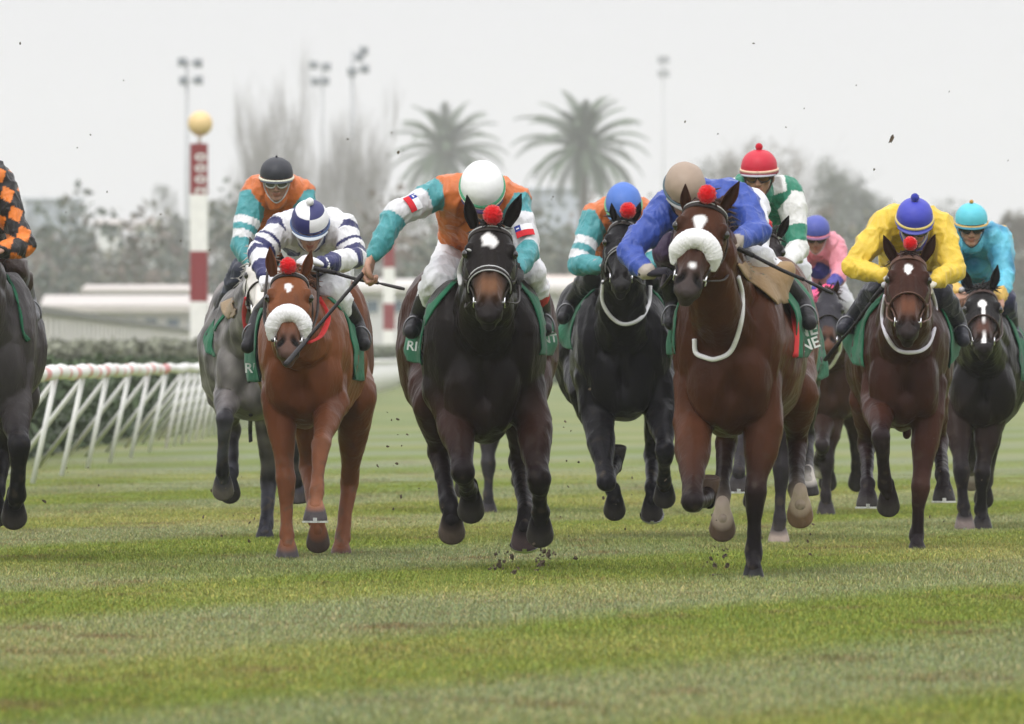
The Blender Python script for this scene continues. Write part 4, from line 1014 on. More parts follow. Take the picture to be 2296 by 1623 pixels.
JS.append(dict(id=10, D=77.6, label='jockey in turquoise jacket and cap wearing dark wraparound glasses, far right', head=(2178, 488, -.0), r=38, pitch=14, sh=[(2135, 532, .15), (2240, 536, .15)],
    el=[(2122, 618, .05), (2252, 618, .05)], wr=[(2148, 656, -.1), (2240, 668, -.1)], hip=[(2160, 640, .7), (2220, 640, .7)], kn=[(2130, 670, .3), (2250, 675, .3)],
    an=[(2115, 730, .6), (2268, 735, .6)], toe=[(2110, 760, .45), (2280, 770, .45)], silks=turq10, helm=plain((.10, .50, .60)), bands=((.62, .40, .12),), peak=(.03, .2, .28), bob=((.5, .25, .05), .013),
    gog=((.006, .006, .008), (.01, .01, .012)), breech=(.03, .03, .08), boot=(.02, .02, .04), chinstrap=(.03, .05, .08)))
JS.append(dict(id=5, D=73.4, label='jockey in light blue helmet and orange jacket behind the black horse', head=(1398, 452, -.02), r=42, pitch=50, sh=[(1340, 480, .18), (1452, 482, .18)],
    el=[(1296, 594, .05), (1475, 585, .05)], wr=[(1350, 594, -.12), (1442, 596, -.12)], hip=[(1375, 600, .72), (1425, 600, .72)], kn=[(1328, 622, .3), (1465, 622, .3)],
    an=[(1280, 678, .62), (1500, 700, .6)], toe=[(1262, 712, .45), (1505, 745, .45)], silks=teal_orange(5), helm=plain((.065, .16, .50)), bands=((.15, .40, .20),), peak=(.1, .2, .4),
    glove=((.35, .35, .35), (.35, .35, .35)), breech=(.02, .02, .024)))
JS.append(dict(id=2, D=72.5, label='jockey in black helmet and clear goggles, orange jacket, upright on the grey', head=(620, 386, .0), r=39, pitch=12, sh=[(572, 432, .12), (672, 432, .12)],
    el=[(541, 545, .02), (705, 530, .05)], wr=[(562, 590, -.1), (640, 600, -.1)], hip=[(580, 560, .6), (650, 560, .6)], kn=[(545, 610, .3), (690, 640, .3)],
    an=[(490, 715, .55), (700, 700, .6)], toe=[(474, 752, .4), (700, 740, .45)], silks=teal_orange(2), helm=plain((.022, .024, .032)), bands=((.70, .70, .56),), peak=(.05, .06, .08), bob=((.02, .02, .03), .007),
    gog=((.10, .10, .10), (.6, .6, .6)), breech=(.016, .02, .04), glove=((.55, .55, .55), (.55, .55, .55)), chinstrap=(.6, .6, .6), skin=SK*.8))
JS.append(dict(id=7, D=72.0, label='jockey in crimson bobble cap and amber goggles, jacket patched green and white', head=(1702, 372, .0), r=43, pitch=8, yaw=-6, sh=[(1652, 430, .15), (1770, 432, .15)],
    el=[(1640, 520, .05), (1790, 556, .05)], wr=[(1690, 585, -.1), (1768, 588, -.1)], hip=[(1690, 560, .65), (1750, 560, .65)], kn=[(1660, 600, .3), (1790, 610, .3)],
    an=[(1650, 680, .6), (1800, 690, .6)], toe=[(1650, 720, .45), (1805, 725, .45)], silks=green7, helm=plain((.52, .012, .035)), bands=((.70, .50, .36), (.25, .02, .04)), peak=(.35, .35, .4), bob=((.5, .012, .03), .021),
    gog=((.12, .055, .02), (.015, .012, .012)), chinstrap=(.1, .08, .07)))
JS.append(dict(id=8, D=84.8, label='jockey in pink jacket with navy patches and a blue cap, far back', head=(1829, 512, .0), r=33, pitch=18, sh=[(1796, 555, .12), (1868, 552, .12)],
    el=[(1790, 620, .05), (1886, 600, .05)], wr=[(1820, 650, -.1), (1868, 640, -.1)], hip=[(1810, 640, .6), (1860, 640, .6)], kn=[(1800, 670, .3), (1890, 680, .3)],
    an=[(1800, 730, .6), (1900, 735, .6)], toe=[(1798, 760, .45), (1905, 765, .45)], silks=pink8, helm=plain((.07, .09, .36)), bands=((.60, .18, .26),), peak=(.2, .1, .2),
    glove=((.75, .12, .25), (.85, .10, .22)), breech=(.6, .6, .62), skin=SK*.75, fd=(None, (-.6, -.6, -.3)), gog=((.03, .02, .02), (.05, .03, .03))))
JS.append(dict(id=1, D=64.7, label='jockey in orange and black chequered jacket at the left edge of the picture', head=(-58, 355, .0), r=46, pitch=25, sh=[(-105, 405, .15), (-2, 405, .15)],
    el=[(-145, 540, .05), (52, 548, .05)], wr=[(-90, 590, -.1), (2, 560, -.1)], hip=[(-85, 560, .7), (-30, 560, .7)], kn=[(-115, 610, .3), (32, 605, .35)],
    an=[(-130, 690, .6), (62, 672, .62)], toe=[(-140, 730, .45), (74, 708, .5)], silks=check1, helm=plain((.7, .6, .05)), bands=((.02, .02, .02),), breech=(.035, .018, .012), boot=(.18, .18, .19)))
JS.append(dict(id=11, D=86.0, label='jockey in grey jacket wholly hidden behind the leading rider', head=(1104, 475, .0), r=31, pitch=40, sh=[(1070, 500, .12), (1140, 500, .12)],
    el=[(1062, 570, .05), (1150, 570, .05)], wr=[(1085, 620, -.1), (1132, 620, -.1)], hip=[(1085, 600, .6), (1135, 600, .6)], kn=[(1070, 640, .3), (1150, 640, .3)],
    an=[(1068, 700, .6), (1155, 700, .6)], toe=[(1066, 725, .45), (1157, 725, .45)], silks=lambda n_, t, d, v: np.array((.3, .3, .3)), helm=plain((.4, .4, .4)), breech=(.6, .6, .6)))
JR = {}
for sp in JS:
    if ONLY and sp['id'] not in ONLY: continue
    JR[sp['id']] = jockey(sp)
if 4 in JR:
    a = P(992, 432, 62.2+.22); b = P(888, 482, 62.2+.08); flag_patch(a, b, .62, .86, .078, (-.15, -1, .15), JR[4], 62)
    a = P(1150, 445, 62.2+.22); b = P(1184, 560, 62.2+.08); flag_patch(a, b, .66, .88, .078, (.1, -1, .1), JR[4], 66)
# whips: held things, each its own object
def whip(pts, label, grip=.12, col=(.015, .013, .014), tipfat=0, D=62):
    p = [P(u, v, D+dy) for u, v, dy in pts]; a, b = p[0], p[-1]; Ln = np.linalg.norm(b-a); root = empty('riding_whip', a); tag(root, label, 'whip', 'riding whips')
    ax = unit(b-a); m = MB(); m.add(tube([a, a+ax*grip], [.012, .011], 10), col); m.add(sphere(a-ax*.004, .017, nu=12, nv=8), (.45, .45, .47)); m.build('handle', LEATH, root)
    m = MB(); e = b - ax*Ln*.28; pts_ = spline([a+ax*grip] + p[1:-1] + [e], 4); m.add(tube(pts_, [.0085]*len(pts_), 8), col); m.build('shaft', LEATH, root)
    m = MB(); m.add(tube([e, e+ax*.03, b-ax*.02, b], [.009, .015, .018, .014], 10, squash=(.5, 1)), np.array(col)*(2.2 if tipfat else 1)); m.build('flap', LEATH, root)
if not ONLY or 4 in ONLY: whip([(822, 604, -.02), (730, 712, -.25), (640, 818, -.5)], 'long black riding whip hanging from the outstretched bare hand', D=62.2)
if not ONLY or 3 in ONLY: whip([(700, 600, -.30), (800, 626, -.34), (907, 648, -.38)], 'black riding whip held sideways by the jockey in striped sleeves', D=66.2, tipfat=1)
if not ONLY or 6 in ONLY: whip([(1636, 548, -.20), (1750, 604, -.23), (1868, 658, -.26)], 'dark riding whip pointing right from under the blue sleeve', D=60.4)
if not ONLY or 9 in ONLY: whip([(1982, 640, -.18), (1910, 735, -.05), (1850, 808, .1)], 'thin black riding whip slanting down beside the yellow jacket', D=69.0)
if not ONLY or 10 in ONLY: whip([(2156, 650, -.15), (2148, 668, -.12), (2118, 690, .1)], 'short black riding whip in the hand with a yellow cuff', D=77.6)
# ---------------------------------------------------------------- the place: turf, rail, hedges, posts, buildings, trees, haze
def grass_color(t, blade=False):
    "mown bands of fresh, bleached and blue-green turf, from world position"
    geo = N(t, 'ShaderNodeNewGeometry'); lk = t.links.new
    def noise_(scale, sc3, det=3, rough=.5):
        m = N(t, 'ShaderNodeMapping'); m.inputs['Scale'].default_value = sc3; lk(geo.outputs['Position'], m.inputs[0])
        n = N(t, 'ShaderNodeTexNoise'); n.inputs['Scale'].default_value = scale; n.inputs['Detail'].default_value = det; n.inputs['Roughness'].default_value = rough
        lk(m.outputs[0], n.inputs['Vector']); return n.outputs[0]
    def ramp(fac, stops):
        r = N(t, 'ShaderNodeValToRGB'); e = r.color_ramp.elements
        e[0].position, e[0].color = stops[0][0], (*stops[0][1], 1); e[1].position, e[1].color = stops[-1][0], (*stops[-1][1], 1)
        for p_, c_ in stops[1:-1]: x = e.new(p_); x.color = (*c_, 1)
        lk(fac, r.inputs[0]); return r.outputs[0]
    def mixc(f, a, b):
        m = N(t, 'ShaderNodeMix', data_type='RGBA'); 
        if isinstance(f, float): m.inputs[0].default_value = f
        else: lk(f, m.inputs[0])
        for k, s in ((6, a), (7, b)):
            if isinstance(s, tuple): m.inputs[k].default_value = (*s, 1)
            else: lk(s, m.inputs[k])
        return m.outputs[2]
    m = N(t, 'ShaderNodeMapping'); m.inputs['Rotation'].default_value = (0, 0, math.radians(14)); lk(geo.outputs['Position'], m.inputs[0])
    wv = N(t, 'ShaderNodeTexWave', wave_type='BANDS', bands_direction='X'); wv.inputs['Scale'].default_value = .085; wv.inputs['Distortion'].default_value = 1.3
    wv.inputs['Detail'].default_value = 1; wv.inputs['Detail Scale'].default_value = .6; lk(m.outputs[0], wv.inputs['Vector'])
    G1, G2, Yl, Bl, Br = (.126, .172, .032), (.146, .192, .040), (.265, .262, .105), (.190, .222, .120), (.14, .105, .055)
    band = ramp(wv.outputs[0], [(.27, (0, 0, 0)), (.73, (.88, .88, .88))])
    base = mixc(band, G2, Bl)
    base = mixc(ramp(noise_(.36, (.8, .30, 1), 2, .4), [(.46, (0, 0, 0)), (.72, (.6, .6, .6))]), base, G1)
    base = mixc(ramp(noise_(.26, (1.1, .32, 1), 2, .45), [(.46, (0, 0, 0)), (.70, (.6, .6, .6))]), base, Yl)
    base = mixc(ramp(noise_(2.2, (1, .35, 1), 4, .65), [(.50, (0, 0, 0)), (.75, (.30, .30, .30))]), base, (.20, .205, .075))
    base = mixc(ramp(noise_(1.6, (1, .4, 1), 5, .7), [(.55, (0, 0, 0)), (.67, (.75, .75, .75))]), base, Br)
    return base
def turf_mat(name, blade):
    m = bpy.data.materials.new(name); m.use_nodes = True; t = m.node_tree; b = t.nodes['Principled BSDF']
    c = grass_color(t); b.inputs['Roughness'].default_value = .7; b.inputs['Specular IOR Level'].default_value = .07
    if blade:
        a = N(t, 'ShaderNodeAttribute', attribute_name='Col'); mx = N(t, 'ShaderNodeVectorMath', operation='MULTIPLY')
        t.links.new(c, mx.inputs[0]); t.links.new(a.outputs['Color'], mx.inputs[1]); c = mx.outputs[0]
        b.inputs['Subsurface Weight'].default_value = 0
    else:
        n = N(t, 'ShaderNodeTexNoise'); n.inputs['Scale'].default_value = 30; n.inputs['Detail'].default_value = 4; geo = N(t, 'ShaderNodeNewGeometry'); t.links.new(geo.outputs['Position'], n.inputs['Vector'])
        mr = N(t, 'ShaderNodeMapRange'); mr.inputs[1].default_value = .3; mr.inputs[2].default_value = .7; mr.inputs[3].default_value = .65; mr.inputs[4].default_value = 1.1; t.links.new(n.outputs[0], mr.inputs[0])
        mx = N(t, 'ShaderNodeVectorMath', operation='SCALE'); t.links.new(c, mx.inputs[0]); t.links.new(mr.outputs[0], mx.inputs['Scale']); c = mx.outputs[0]
    t.links.new(c, b.inputs['Base Color']); return m
TURF = turf_mat('turf', False); BLADE = turf_mat('grass_blades', True)
# ground: one sheet to the horizon, finely divided near the camera
xs = np.concatenate([np.linspace(-1500, -20, 14)[:-1], np.linspace(-20, 20, 81), np.linspace(20, 1500, 14)[1:]])
ys = np.concatenate([np.linspace(-60, 25, 8)[:-1], np.linspace(25, 130, 211), np.linspace(130, 3600, 40)[1:]])
V = [(x, y, (noise.noise(Vector((x*.5, y*.5, 0)))*.012 if 25 < y < 130 and abs(x) < 20 else 0)) for y in ys for x in xs]
nx = len(xs); Fc = [(j*nx+i, j*nx+i+1, (j+1)*nx+i+1, (j+1)*nx+i) for j in range(len(ys)-1) for i in range(nx-1)]
tag(mesh_from('turf_ground', V, Fc, TURF), kind='structure')
def gz(x, y): return noise.noise(Vector((x*.5, y*.5, 0)))*.012
# grass blades: a few square patches of real blades, instanced over the visible strip
col = bpy.data.collections.new('blade_patches')
rs = random.Random(3)
for pi in range(4):
    V = []; Fc = []; C = []
    for i in range(3600):
        x, y = rs.uniform(-.5, .5), rs.uniform(-.5, .5); hgt = rs.uniform(.008, .024)*(1+.5*(rs.random() < .04)); a = rs.uniform(0, math.pi*2); wd = rs.uniform(.0018, .0034)
        lx, ly = rs.uniform(-1, 1)*hgt*.7, rs.uniform(-1, 1)*hgt*.7; dx, dy = math.cos(a)*wd, math.sin(a)*wd; n0 = len(V)
        V += [(x-dx, y-dy, -.012), (x+dx, y+dy, -.012), (x+dx*.7+lx*.4, y+dy*.7+ly*.4, hgt*.6), (x-dx*.7+lx*.4, y-dy*.7+ly*.4, hgt*.6), (x+lx, y+ly, hgt)]
        k = rs.uniform(.8, 1.8); c_ = (k*rs.uniform(.9, 1.2), k, k*rs.uniform(.7, 1.2))
        if rs.random() < .10: c_ = (k*1.7, k*1.25, k*1.3)
        Fc += [(n0, n0+1, n0+2, n0+3), (n0+3, n0+2, n0+4)]; C += [c_, c_]
    me = bpy.data.meshes.new('blade_patch'); me.from_pydata(V, [], Fc); set_fcol(me, C); me.materials.append(BLADE)
    o = bpy.data.objects.new('blade_patch', me); col.objects.link(o)
pts = []
for j in range(31, 134):
    hw = (CX/F)*j + 4.5
    for i in range(int(-hw)-1, int(hw)+2):
        if 1: pts.append((i+.5, j+.5, gz(i+.5, j+.5)-.024*max(0, j-70)/64))
me = bpy.data.meshes.new('grass'); me.from_pydata(pts, [], []); go = link(bpy.data.objects.new('grass', me))
tag(go, 'short mown racecourse grass, green with bleached bands', 'grass', kind='stuff')
ng = bpy.data.node_groups.new('grass_nodes', 'GeometryNodeTree')
ng.interface.new_socket('Geometry', in_out='INPUT', socket_type='NodeSocketGeometry'); ng.interface.new_socket('Geometry', in_out='OUTPUT', socket_type='NodeSocketGeometry')
gi = N(ng, 'NodeGroupInput'); g_o = N(ng, 'NodeGroupOutput'); ci = N(ng, 'GeometryNodeCollectionInfo'); ci.inputs['Collection'].default_value = col
ci.inputs['Separate Children'].default_value = True; ci.inputs['Reset Children'].default_value = True
ip = N(ng, 'GeometryNodeInstanceOnPoints'); ip.inputs['Pick Instance'].default_value = True
ri = N(ng, 'FunctionNodeRandomValue', data_type='INT'); ri.inputs[4].default_value = 0; ri.inputs[5].default_value = 3; ri.inputs['Seed'].default_value = 2
rq = N(ng, 'FunctionNodeRandomValue', data_type='INT'); rq.inputs[4].default_value = 0; rq.inputs[5].default_value = 3; rq.inputs['Seed'].default_value = 5
mu = N(ng, 'ShaderNodeMath', operation='MULTIPLY'); mu.inputs[1].default_value = math.pi/2; cx3 = N(ng, 'ShaderNodeCombineXYZ')
l2 = ng.links.new
l2(gi.outputs[0], ip.inputs['Points']); l2(ci.outputs[0], ip.inputs['Instance']); l2(ri.outputs[2], ip.inputs['Instance Index'])
l2(rq.outputs[2], mu.inputs[0]); l2(mu.outputs[0], cx3.inputs[2]); l2(cx3.outputs[0], ip.inputs['Rotation']); l2(ip.outputs[0], g_o.inputs[0])
gm = go.modifiers.new('grass', 'NODES'); gm.node_group = ng

# running rail on the left: beaded plastic tube on slanting struts
WP = mat('white_plastic', rough=.45, var=.08, vscale=3)
rail = empty('running_rail', (-3.6, 200, 0)); tag(rail, 'white running rail with red and white beaded top and slanting struts', 'rail')
RX = -3.60
ty = np.arange(96, 470, .35); pts = [V3(RX, y, .875+.008*math.sin(y*.9)) for y in ty]
rad = [.047 + (.016*abs(math.sin(math.pi*(y-96)/2.5)) if y < 137 else .006*abs(math.sin(math.pi*y/6.8))) for y in ty]
V, Fc = tube(pts, rad, 12); C = []
for i in range(len(pts)-1):
    y = ty[i]; k = int((y-96)/2.5) % 3; ph = ((y-96)/2.5) % 1
    c = (.78, .77, .74)
    if y < 137: c = (.60, .22, .20) if (ph > .72 or (k == 2 and ph > .45)) else (.80, .79, .76)
    elif y < 139.5: c = (.55, .15, .14)
    C += [c]*12
C += [(.7, .7, .7)]*2
mesh_from('top_rail', V, Fc, WP, rail, fcol=C)
for k in range(96):
    y = 99.2 + 6.8*k if k < 7 else 146.8 + 3.4*(k-7)
    mb = MB(); a = V3(RX, y, .85); mb.add(tube([a, V3(RX-.185, y+.0, .0)], .021, 8), (.74, .74, .72)); mb.add(tube([a - V3(0, 0, .02), V3(RX-.66, y+.9, .0)], .020, 8), (.70, .70, .68))
    mb.build('strut', WP, rail)

# foliage helper -------------------------------------------------
LEAF = mat('foliage', rough=.8, spec=.15)
BARK = mat('bark', rough=.9, bump=.6, bscale=6, var=.3, vscale=2)
def leaves(mb, c, r, n, size, cols, rs, hollow=.35):
    "n leaf clumps scattered through an uneven ellipsoid"
    c = np.array(c, float); r = np.array(r, float)
    d = rs.normal(size=(n, 3)); d /= np.linalg.norm(d, axis=1)[:, None]; k = rs.uniform(hollow, 1, n)**.6; p = d*k[:, None]*r
    fz = np.array([noise.noise(Vector(x/ r.max()*2.2 + c*.37)) for x in p]); keep = fz > -.18; p = p[keep] + c; n = len(p)
    a = rs.normal(size=(n, 3)); a /= np.linalg.norm(a, axis=1)[:, None]; b = np.cross(a, rs.normal(size=(n, 3))); b /= np.linalg.norm(b, axis=1)[:, None]
    s = size*rs.uniform(.5, 1.3, n)[:, None]; V = np.stack([p-a*s, p+b*s*.6, p+a*s, p-b*s*.6], 1).reshape(-1, 3)
    cols = np.array(cols); C = cols[rs.integers(0, len(cols), n)]*(1+.35*fz[keep][:, None]*2)
    mb.add((V, [(4*i, 4*i+1, 4*i+2, 4*i+3) for i in range(n)]), np.clip(C, .005, 1))
# hedges
def hedge(name, A, B, hgt, dep, label, col, n):
    A = np.array(A, float); B = np.array(B, float); root = empty(name, (A+B)/2); tag(root, label, 'hedge')
    rs = np.random.default_rng(int(A[1])); mb = MB(); m2 = MB(); Ln = np.linalg.norm(B-A); ax = (B-A)/Ln; sd = np.cross(ax, (0, 0, 1))
    seg = max(6, int(Ln/4)); V = []; Fc = []
    for i in range(seg+1):
        p = lerp(A, B, i/seg); hh = hgt*(.9+.05*math.sin(i*1.7))
        for o, z in ((-.5, 0), (-.48, .85), (-.3, 1), (.3, 1), (.48, .85), (.5, 0)): V.append(p + sd*dep*o*.9 + V3(0, 0, hh*z))
    for i in range(seg):
        for k in range(5): Fc.append((i*6+k, (i+1)*6+k, (i+1)*6+k+1, i*6+k+1))
    Fc += [tuple(range(6)), tuple(seg*6+k for k in range(5, -1, -1))]
    mesh_from('inner_growth', V, Fc, mat('hedge_core', rough=.9, var=.4, vscale=1.5), root, vcol=np.array(col)*.8)
    t = rs.uniform(0, 1, n)**1.6; side = rs.uniform(-.52, .52, n); face = rs.random(n)
    z = np.where(face < .5, hgt*rs.uniform(.9, 1.04, n), hgt*rs.uniform(0, 1, n)); o = np.where(face < .5, side, np.where(rs.random(n) < .75, -.5, .5))
    p = A + (B-A)*t[:, None] + sd*dep*o[:, None] + np.stack([0*z, 0*z, z], 1); p += rs.normal(scale=.04, size=(n, 3))
    a = rs.normal(size=(n, 3)); a /= np.linalg.norm(a, axis=1)[:, None]; b = np.cross(a, rs.normal(size=(n, 3))); b /= np.linalg.norm(b, axis=1)[:, None]
    s = .07*(1+2*t)[:, None]*rs.uniform(.5, 1.3, n)[:, None]; V = np.stack([p-a*s, p+b*s*.6, p+a*s, p-b*s*.6], 1).reshape(-1, 3)
    C = np.array(col)*rs.uniform(.6, 1.5, n)[:, None]; mb.add((V, [(4*i, 4*i+1, 4*i+2, 4*i+3) for i in range(n)]), C); mb.build('leaves', LEAF, root, smooth=False)
hedge('hedge', (-5.2, 118, 0), (-5.2, 470, 0), .86, 1.0, 'dark clipped hedge just behind the running rail', (.060, .085, .045), 26000)
hedge('hedge', (-14.0, 262, 0), (-6.2, 270, 0), 1.16, 9.0, 'broad pale green hedge between the rail and the distance posts', (.23, .24, .18), 24000)
hedge('hedge', (-9.0, 482, 0), (-2.4, 486, 0), 1.25, 4.0, 'short pale hedge at the far end of the running rail', (.20, .22, .16), 9000)
hedge('hedge', (-3, 500, 0), (60, 520, 0), 1.25, 3.0, 'low far hedge across the course on the right', (.08, .10, .06), 9000)

# striped distance posts with a ball on top
def dpost(u, D, vtop, wpx, marks, ball, label, txt=None):
    s = D/F; w = wpx*s; b0 = P(u, HZ, D); root = empty('distance_post', (b0[0], D, 0)); tag(root, label, 'post', 'striped distance posts')
    mb = MB(); zs = [CH+(HZ-v)*s for v in marks] + [0]
    for i in range(len(zs)-1):
        c = (.22, .018, .022) if i % 2 == 0 else (.80, .79, .76); R = .5*w*(1.16 if False else 1)
        ch = [(R, R*.6), (R*.9, R), (-R*.9, R), (-R, R*.6), (-R, -R*.6), (-R*.9, -R), (R*.9, -R), (R, -R*.6)]
        V = [(b0[0]+x, D+y, z) for z in (zs[i+1], zs[i]) for x, y in ch]; mb.add((V, [tuple(range(8))[::-1], tuple(range(8, 16))] + [(k, (k+1) % 8, 8+(k+1) % 8, 8+k) for k in range(8)]), c)
    mb.build('shaft', mat('post_paint', rough=.5, var=.07, vscale=5), root, smooth=False)
    if ball:
        c0 = V3(b0[0]+ball[2]*s, D, CH+(HZ-ball[0])*s); V, Fc = sphere(c0, ball[1]*s, nu=28, nv=20); mesh_from('ball', V, Fc, WP, root, vcol=(.72, .52, .24))
        V, Fc = tube([V3(b0[0], D, zs[0]-.01), c0 - V3(0, 0, ball[1]*s*.8)], .05, 12); mesh_from('neck', V, Fc, WP, root, vcol=(.75, .74, .70))
    if txt:
        for k, ch_ in enumerate(txt[0]): lettering(ch_, V3(b0[0]+w*.14, D-w*.5-.004, CH+(HZ-(txt[1]+txt[2]*k))*s), txt[3]*s, (0, 90, 0), root, col=(.74, .70, .68))
dpost(446, 295, 322, 40, [322, 436, 563, 676], (277, 28, 3), 'red and white distance post with yellow ball, larger and nearer, left', ('0002', 352, 25, 34))
dpost(872, 520, 545, 26, [545, 600, 680, 740], (516, 17, 2), 'smaller red and white distance post seen beyond the outstretched arm')

# pale slatted barrier
def slats():
    A = P(84, HZ, 290); B = P(432, HZ, 525); root = empty('slatted_barrier', ((A[0]+B[0])/2, (A[1]+B[1])/2, 0)); tag(root, 'pale slatted barrier with grey capping behind the far hedge', 'barrier')
    mb = MB(); n = 46; A[2] = B[2] = 0; ax = (B-A)/np.linalg.norm(B-A); sd = -np.cross(ax, (0, 0, 1)); top = 1.97
    for k in range(n):
        t = k/(n-1); p = lerp(A, B, t); q_ = lerp(A, B, (k+.62)/(n-1)); lean = -ax*.5 
        V = [p, q_, q_+lean+V3(0, 0, top), p+lean+V3(0, 0, top)]; V = V + [v + sd*.12 for v in V]
        mb.add((V, [(0, 1, 2, 3), (7, 6, 5, 4), (0, 4, 5, 1), (3, 2, 6, 7), (0, 3, 7, 4), (1, 5, 6, 2)]), (.80, .77, .74))
    mb.build('boards', mat('board_paint', rough=.7, var=.1, vscale=1), root, smooth=False)
    V = [A+V3(0, 0, top-.03)-sd*.1, B+V3(0, 0, top-.03)-sd*.1, B+V3(0, 0, top+.13)-sd*.1, A+V3(0, 0, top+.13)-sd*.1]; V = V + [v+sd*.5 for v in V]
    mesh_from('capping', V, [(0, 1, 2, 3), (7, 6, 5, 4), (0, 4, 5, 1), (3, 2, 6, 7), (0, 3, 7, 4), (1, 5, 6, 2)], mat('grey_cap', (.20, .20, .18), rough=.8, var=.2), root, smooth=False)
    V = [A+sd*.2, B+sd*.2, B+sd*.2+V3(0, 0, top-.05), A+sd*.2+V3(0, 0, top-.05)]; V = V + [v+sd*.05 for v in V]
    mesh_from('backing', V, [(0, 1, 2, 3), (7, 6, 5, 4), (0, 4, 5, 1), (3, 2, 6, 7), (0, 3, 7, 4), (1, 5, 6, 2)], mat('backing', (.24, .23, .22), rough=.8), root, smooth=False)
slats()

# far buildings
PLAS = mat('plaster', rough=.8, var=.06, vscale=.3); GLS = mat('window_glass', (.10, .14, .18), rough=.2)
def building(u0, u1, D, vt, vb, label, wall, roofc, depth=12, win=None, roof_v=None, pitch=0.0):
    D *= 1.5; s = D/F; x0, x1 = (u0-CX)*s, (u1-CX)*s; zt = CH+(HZ-vt)*s; root = empty('building', ((x0+x1)/2, D, 0)); tag(root, label, 'building')
    V, Fc = box(((x0+x1)/2, D+depth/2, zt/2-.3), (x1-x0, depth, zt+.6)); mesh_from('wall', V, Fc, PLAS, root, vcol=wall, smooth=False)
    e = .6; rz = (roof_v or 14)*s; mb = MB()
    V = [(x0-e, D-e, zt), (x1+e, D-e, zt), (x1+e, D+depth+e, zt), (x0-e, D+depth+e, zt), (x0-e, D+depth*.5, zt+rz+pitch), (x1+e, D+depth*.5, zt+rz+pitch), (x0-e, D-e, zt+rz*.4), (x1+e, D-e, zt+rz*.4), (x0-e, D+depth+e, zt+rz*.4), (x1+e, D+depth+e, zt+rz*.4)]
    mb.add((V, [(3, 2, 1, 0), (0, 1, 7, 6), (6, 7, 5, 4), (4, 5, 9, 8), (2, 3, 8, 9), (0, 6, 4, 8, 3), (1, 2, 9, 5, 7)]), roofc); mb.build('roof', PLAS, root, smooth=False)
    if win:
        n, v0, v1, fr = win
        for k in range(n):
            a = lerp(x0, x1, (k+.5)/n); ww = (x1-x0)/n*fr; z0, z1 = CH+(HZ-v1)*s, CH+(HZ-v0)*s
            fm = box((a, D-.03, (z0+z1)/2), (ww, .1, z1-z0)); o = mesh_from('window', fm[0], fm[1], PLAS, root, vcol=(.7, .7, .7), smooth=False)
            gm_ = box((a, D-.085, (z0+z1)/2), (ww*.88, .03, (z1-z0)*.86)); mesh_from('pane', gm_[0], gm_[1], GLS, o, smooth=False)
    return root
building(118, 560, 440, 700, 790, 'long low white building with blue windows left of the near post', (.62, .60, .60), (.52, .48, .45), win=(9, 712, 745, .62), roof_v=40)
building(210, 430, 465, 655, 790, 'taller pale block with a beige roof behind the long low building', (.45, .46, .50), (.55, .50, .47), win=(5, 668, 690, .8), roof_v=18)
building(640, 1250, 430, 655, 790, 'long pale building with a cream roof behind the leading riders', (.58, .57, .57), (.56, .53, .50), win=(11, 672, 702, .55), roof_v=32)
building(1215, 1370, 520, 660, 790, 'beige roofed shed between the leader and the black horse', (.45, .45, .45), (.62, .52, .46), win=(3, 690, 720, .5), roof_v=44)
for k, (u, v, w_) in enumerate(((245, 505, 50), (330, 508, 40))): building(u-w_/2, u+w_/2, 900, v, 560, ('white house gable showing above the trees on the left', 'second smaller white house above the trees on the left')[k], (.72, .72, .72), (.5, .45, .42), win=(2, v+12, v+24, .5))
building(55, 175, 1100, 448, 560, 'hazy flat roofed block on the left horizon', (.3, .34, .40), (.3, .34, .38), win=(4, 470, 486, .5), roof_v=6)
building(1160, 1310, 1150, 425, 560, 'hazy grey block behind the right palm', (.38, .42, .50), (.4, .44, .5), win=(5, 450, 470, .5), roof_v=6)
# floodlight masts
def mast(u, D, vtop, heads, label, wpx=9):
    D *= 1.7; s = D/F; x = (u-CX)*s; root = empty('floodlight_mast', (x, D, 0)); tag(root, label, 'floodlight', 'floodlight masts on the skyline')
    zt = CH+(HZ-vtop)*s; V, Fc = tube([V3(x, D, 0), V3(x, D, zt*.5), V3(x, D, zt)], [wpx*s*.62, wpx*s*.55, wpx*s*.35], 10); mesh_from('pole', V, Fc, mat('galvanised', (.42, .43, .45), rough=.5), root)
    rows = sorted(set(round(v/14) for _, v in heads))
    for (hu, hv) in heads:
        c = V3((hu-CX)*s, D-.3, CH+(HZ-hv)*s); m = MB()
        m.add(box(c, (20*s, .5, 16*s), np.array(Matrix.Rotation(math.radians(-18), 3, 'X'))), (.10, .12, .14)); m.add(box(c+V3(0, .3, 0), (14*s, .3, 10*s)), (.10, .12, .14)); m.build('lamp_head', mat('lamp_housing', rough=.5), root, smooth=False)
    V, Fc = tube([V3((heads[0][0]-CX)*s, D, CH+(HZ-heads[0][1])*s), V3((heads[1][0]-CX)*s, D, CH+(HZ-heads[1][1])*s)], 2.5*s, 6); mesh_from('cross_arm', V, Fc, mat('galvanised'), root)
    V, Fc = tube([V3((heads[2][0]-CX)*s, D, CH+(HZ-heads[2][1])*s), V3((heads[3][0]-CX)*s, D, CH+(HZ-heads[3][1])*s)], 2.5*s, 6); mesh_from('cross_arm', V, Fc, mat('galvanised'), root)
mast(419, 640, 134, [(409, 139), (444, 142), (412, 181), (445, 180)], 'floodlight mast with four lamp heads behind the near distance post')
mast(724, 900, 140, [(703, 146), (732, 150), (707, 183), (729, 182)], 'fainter floodlight mast, left one of the pair above the bare trees', 7)
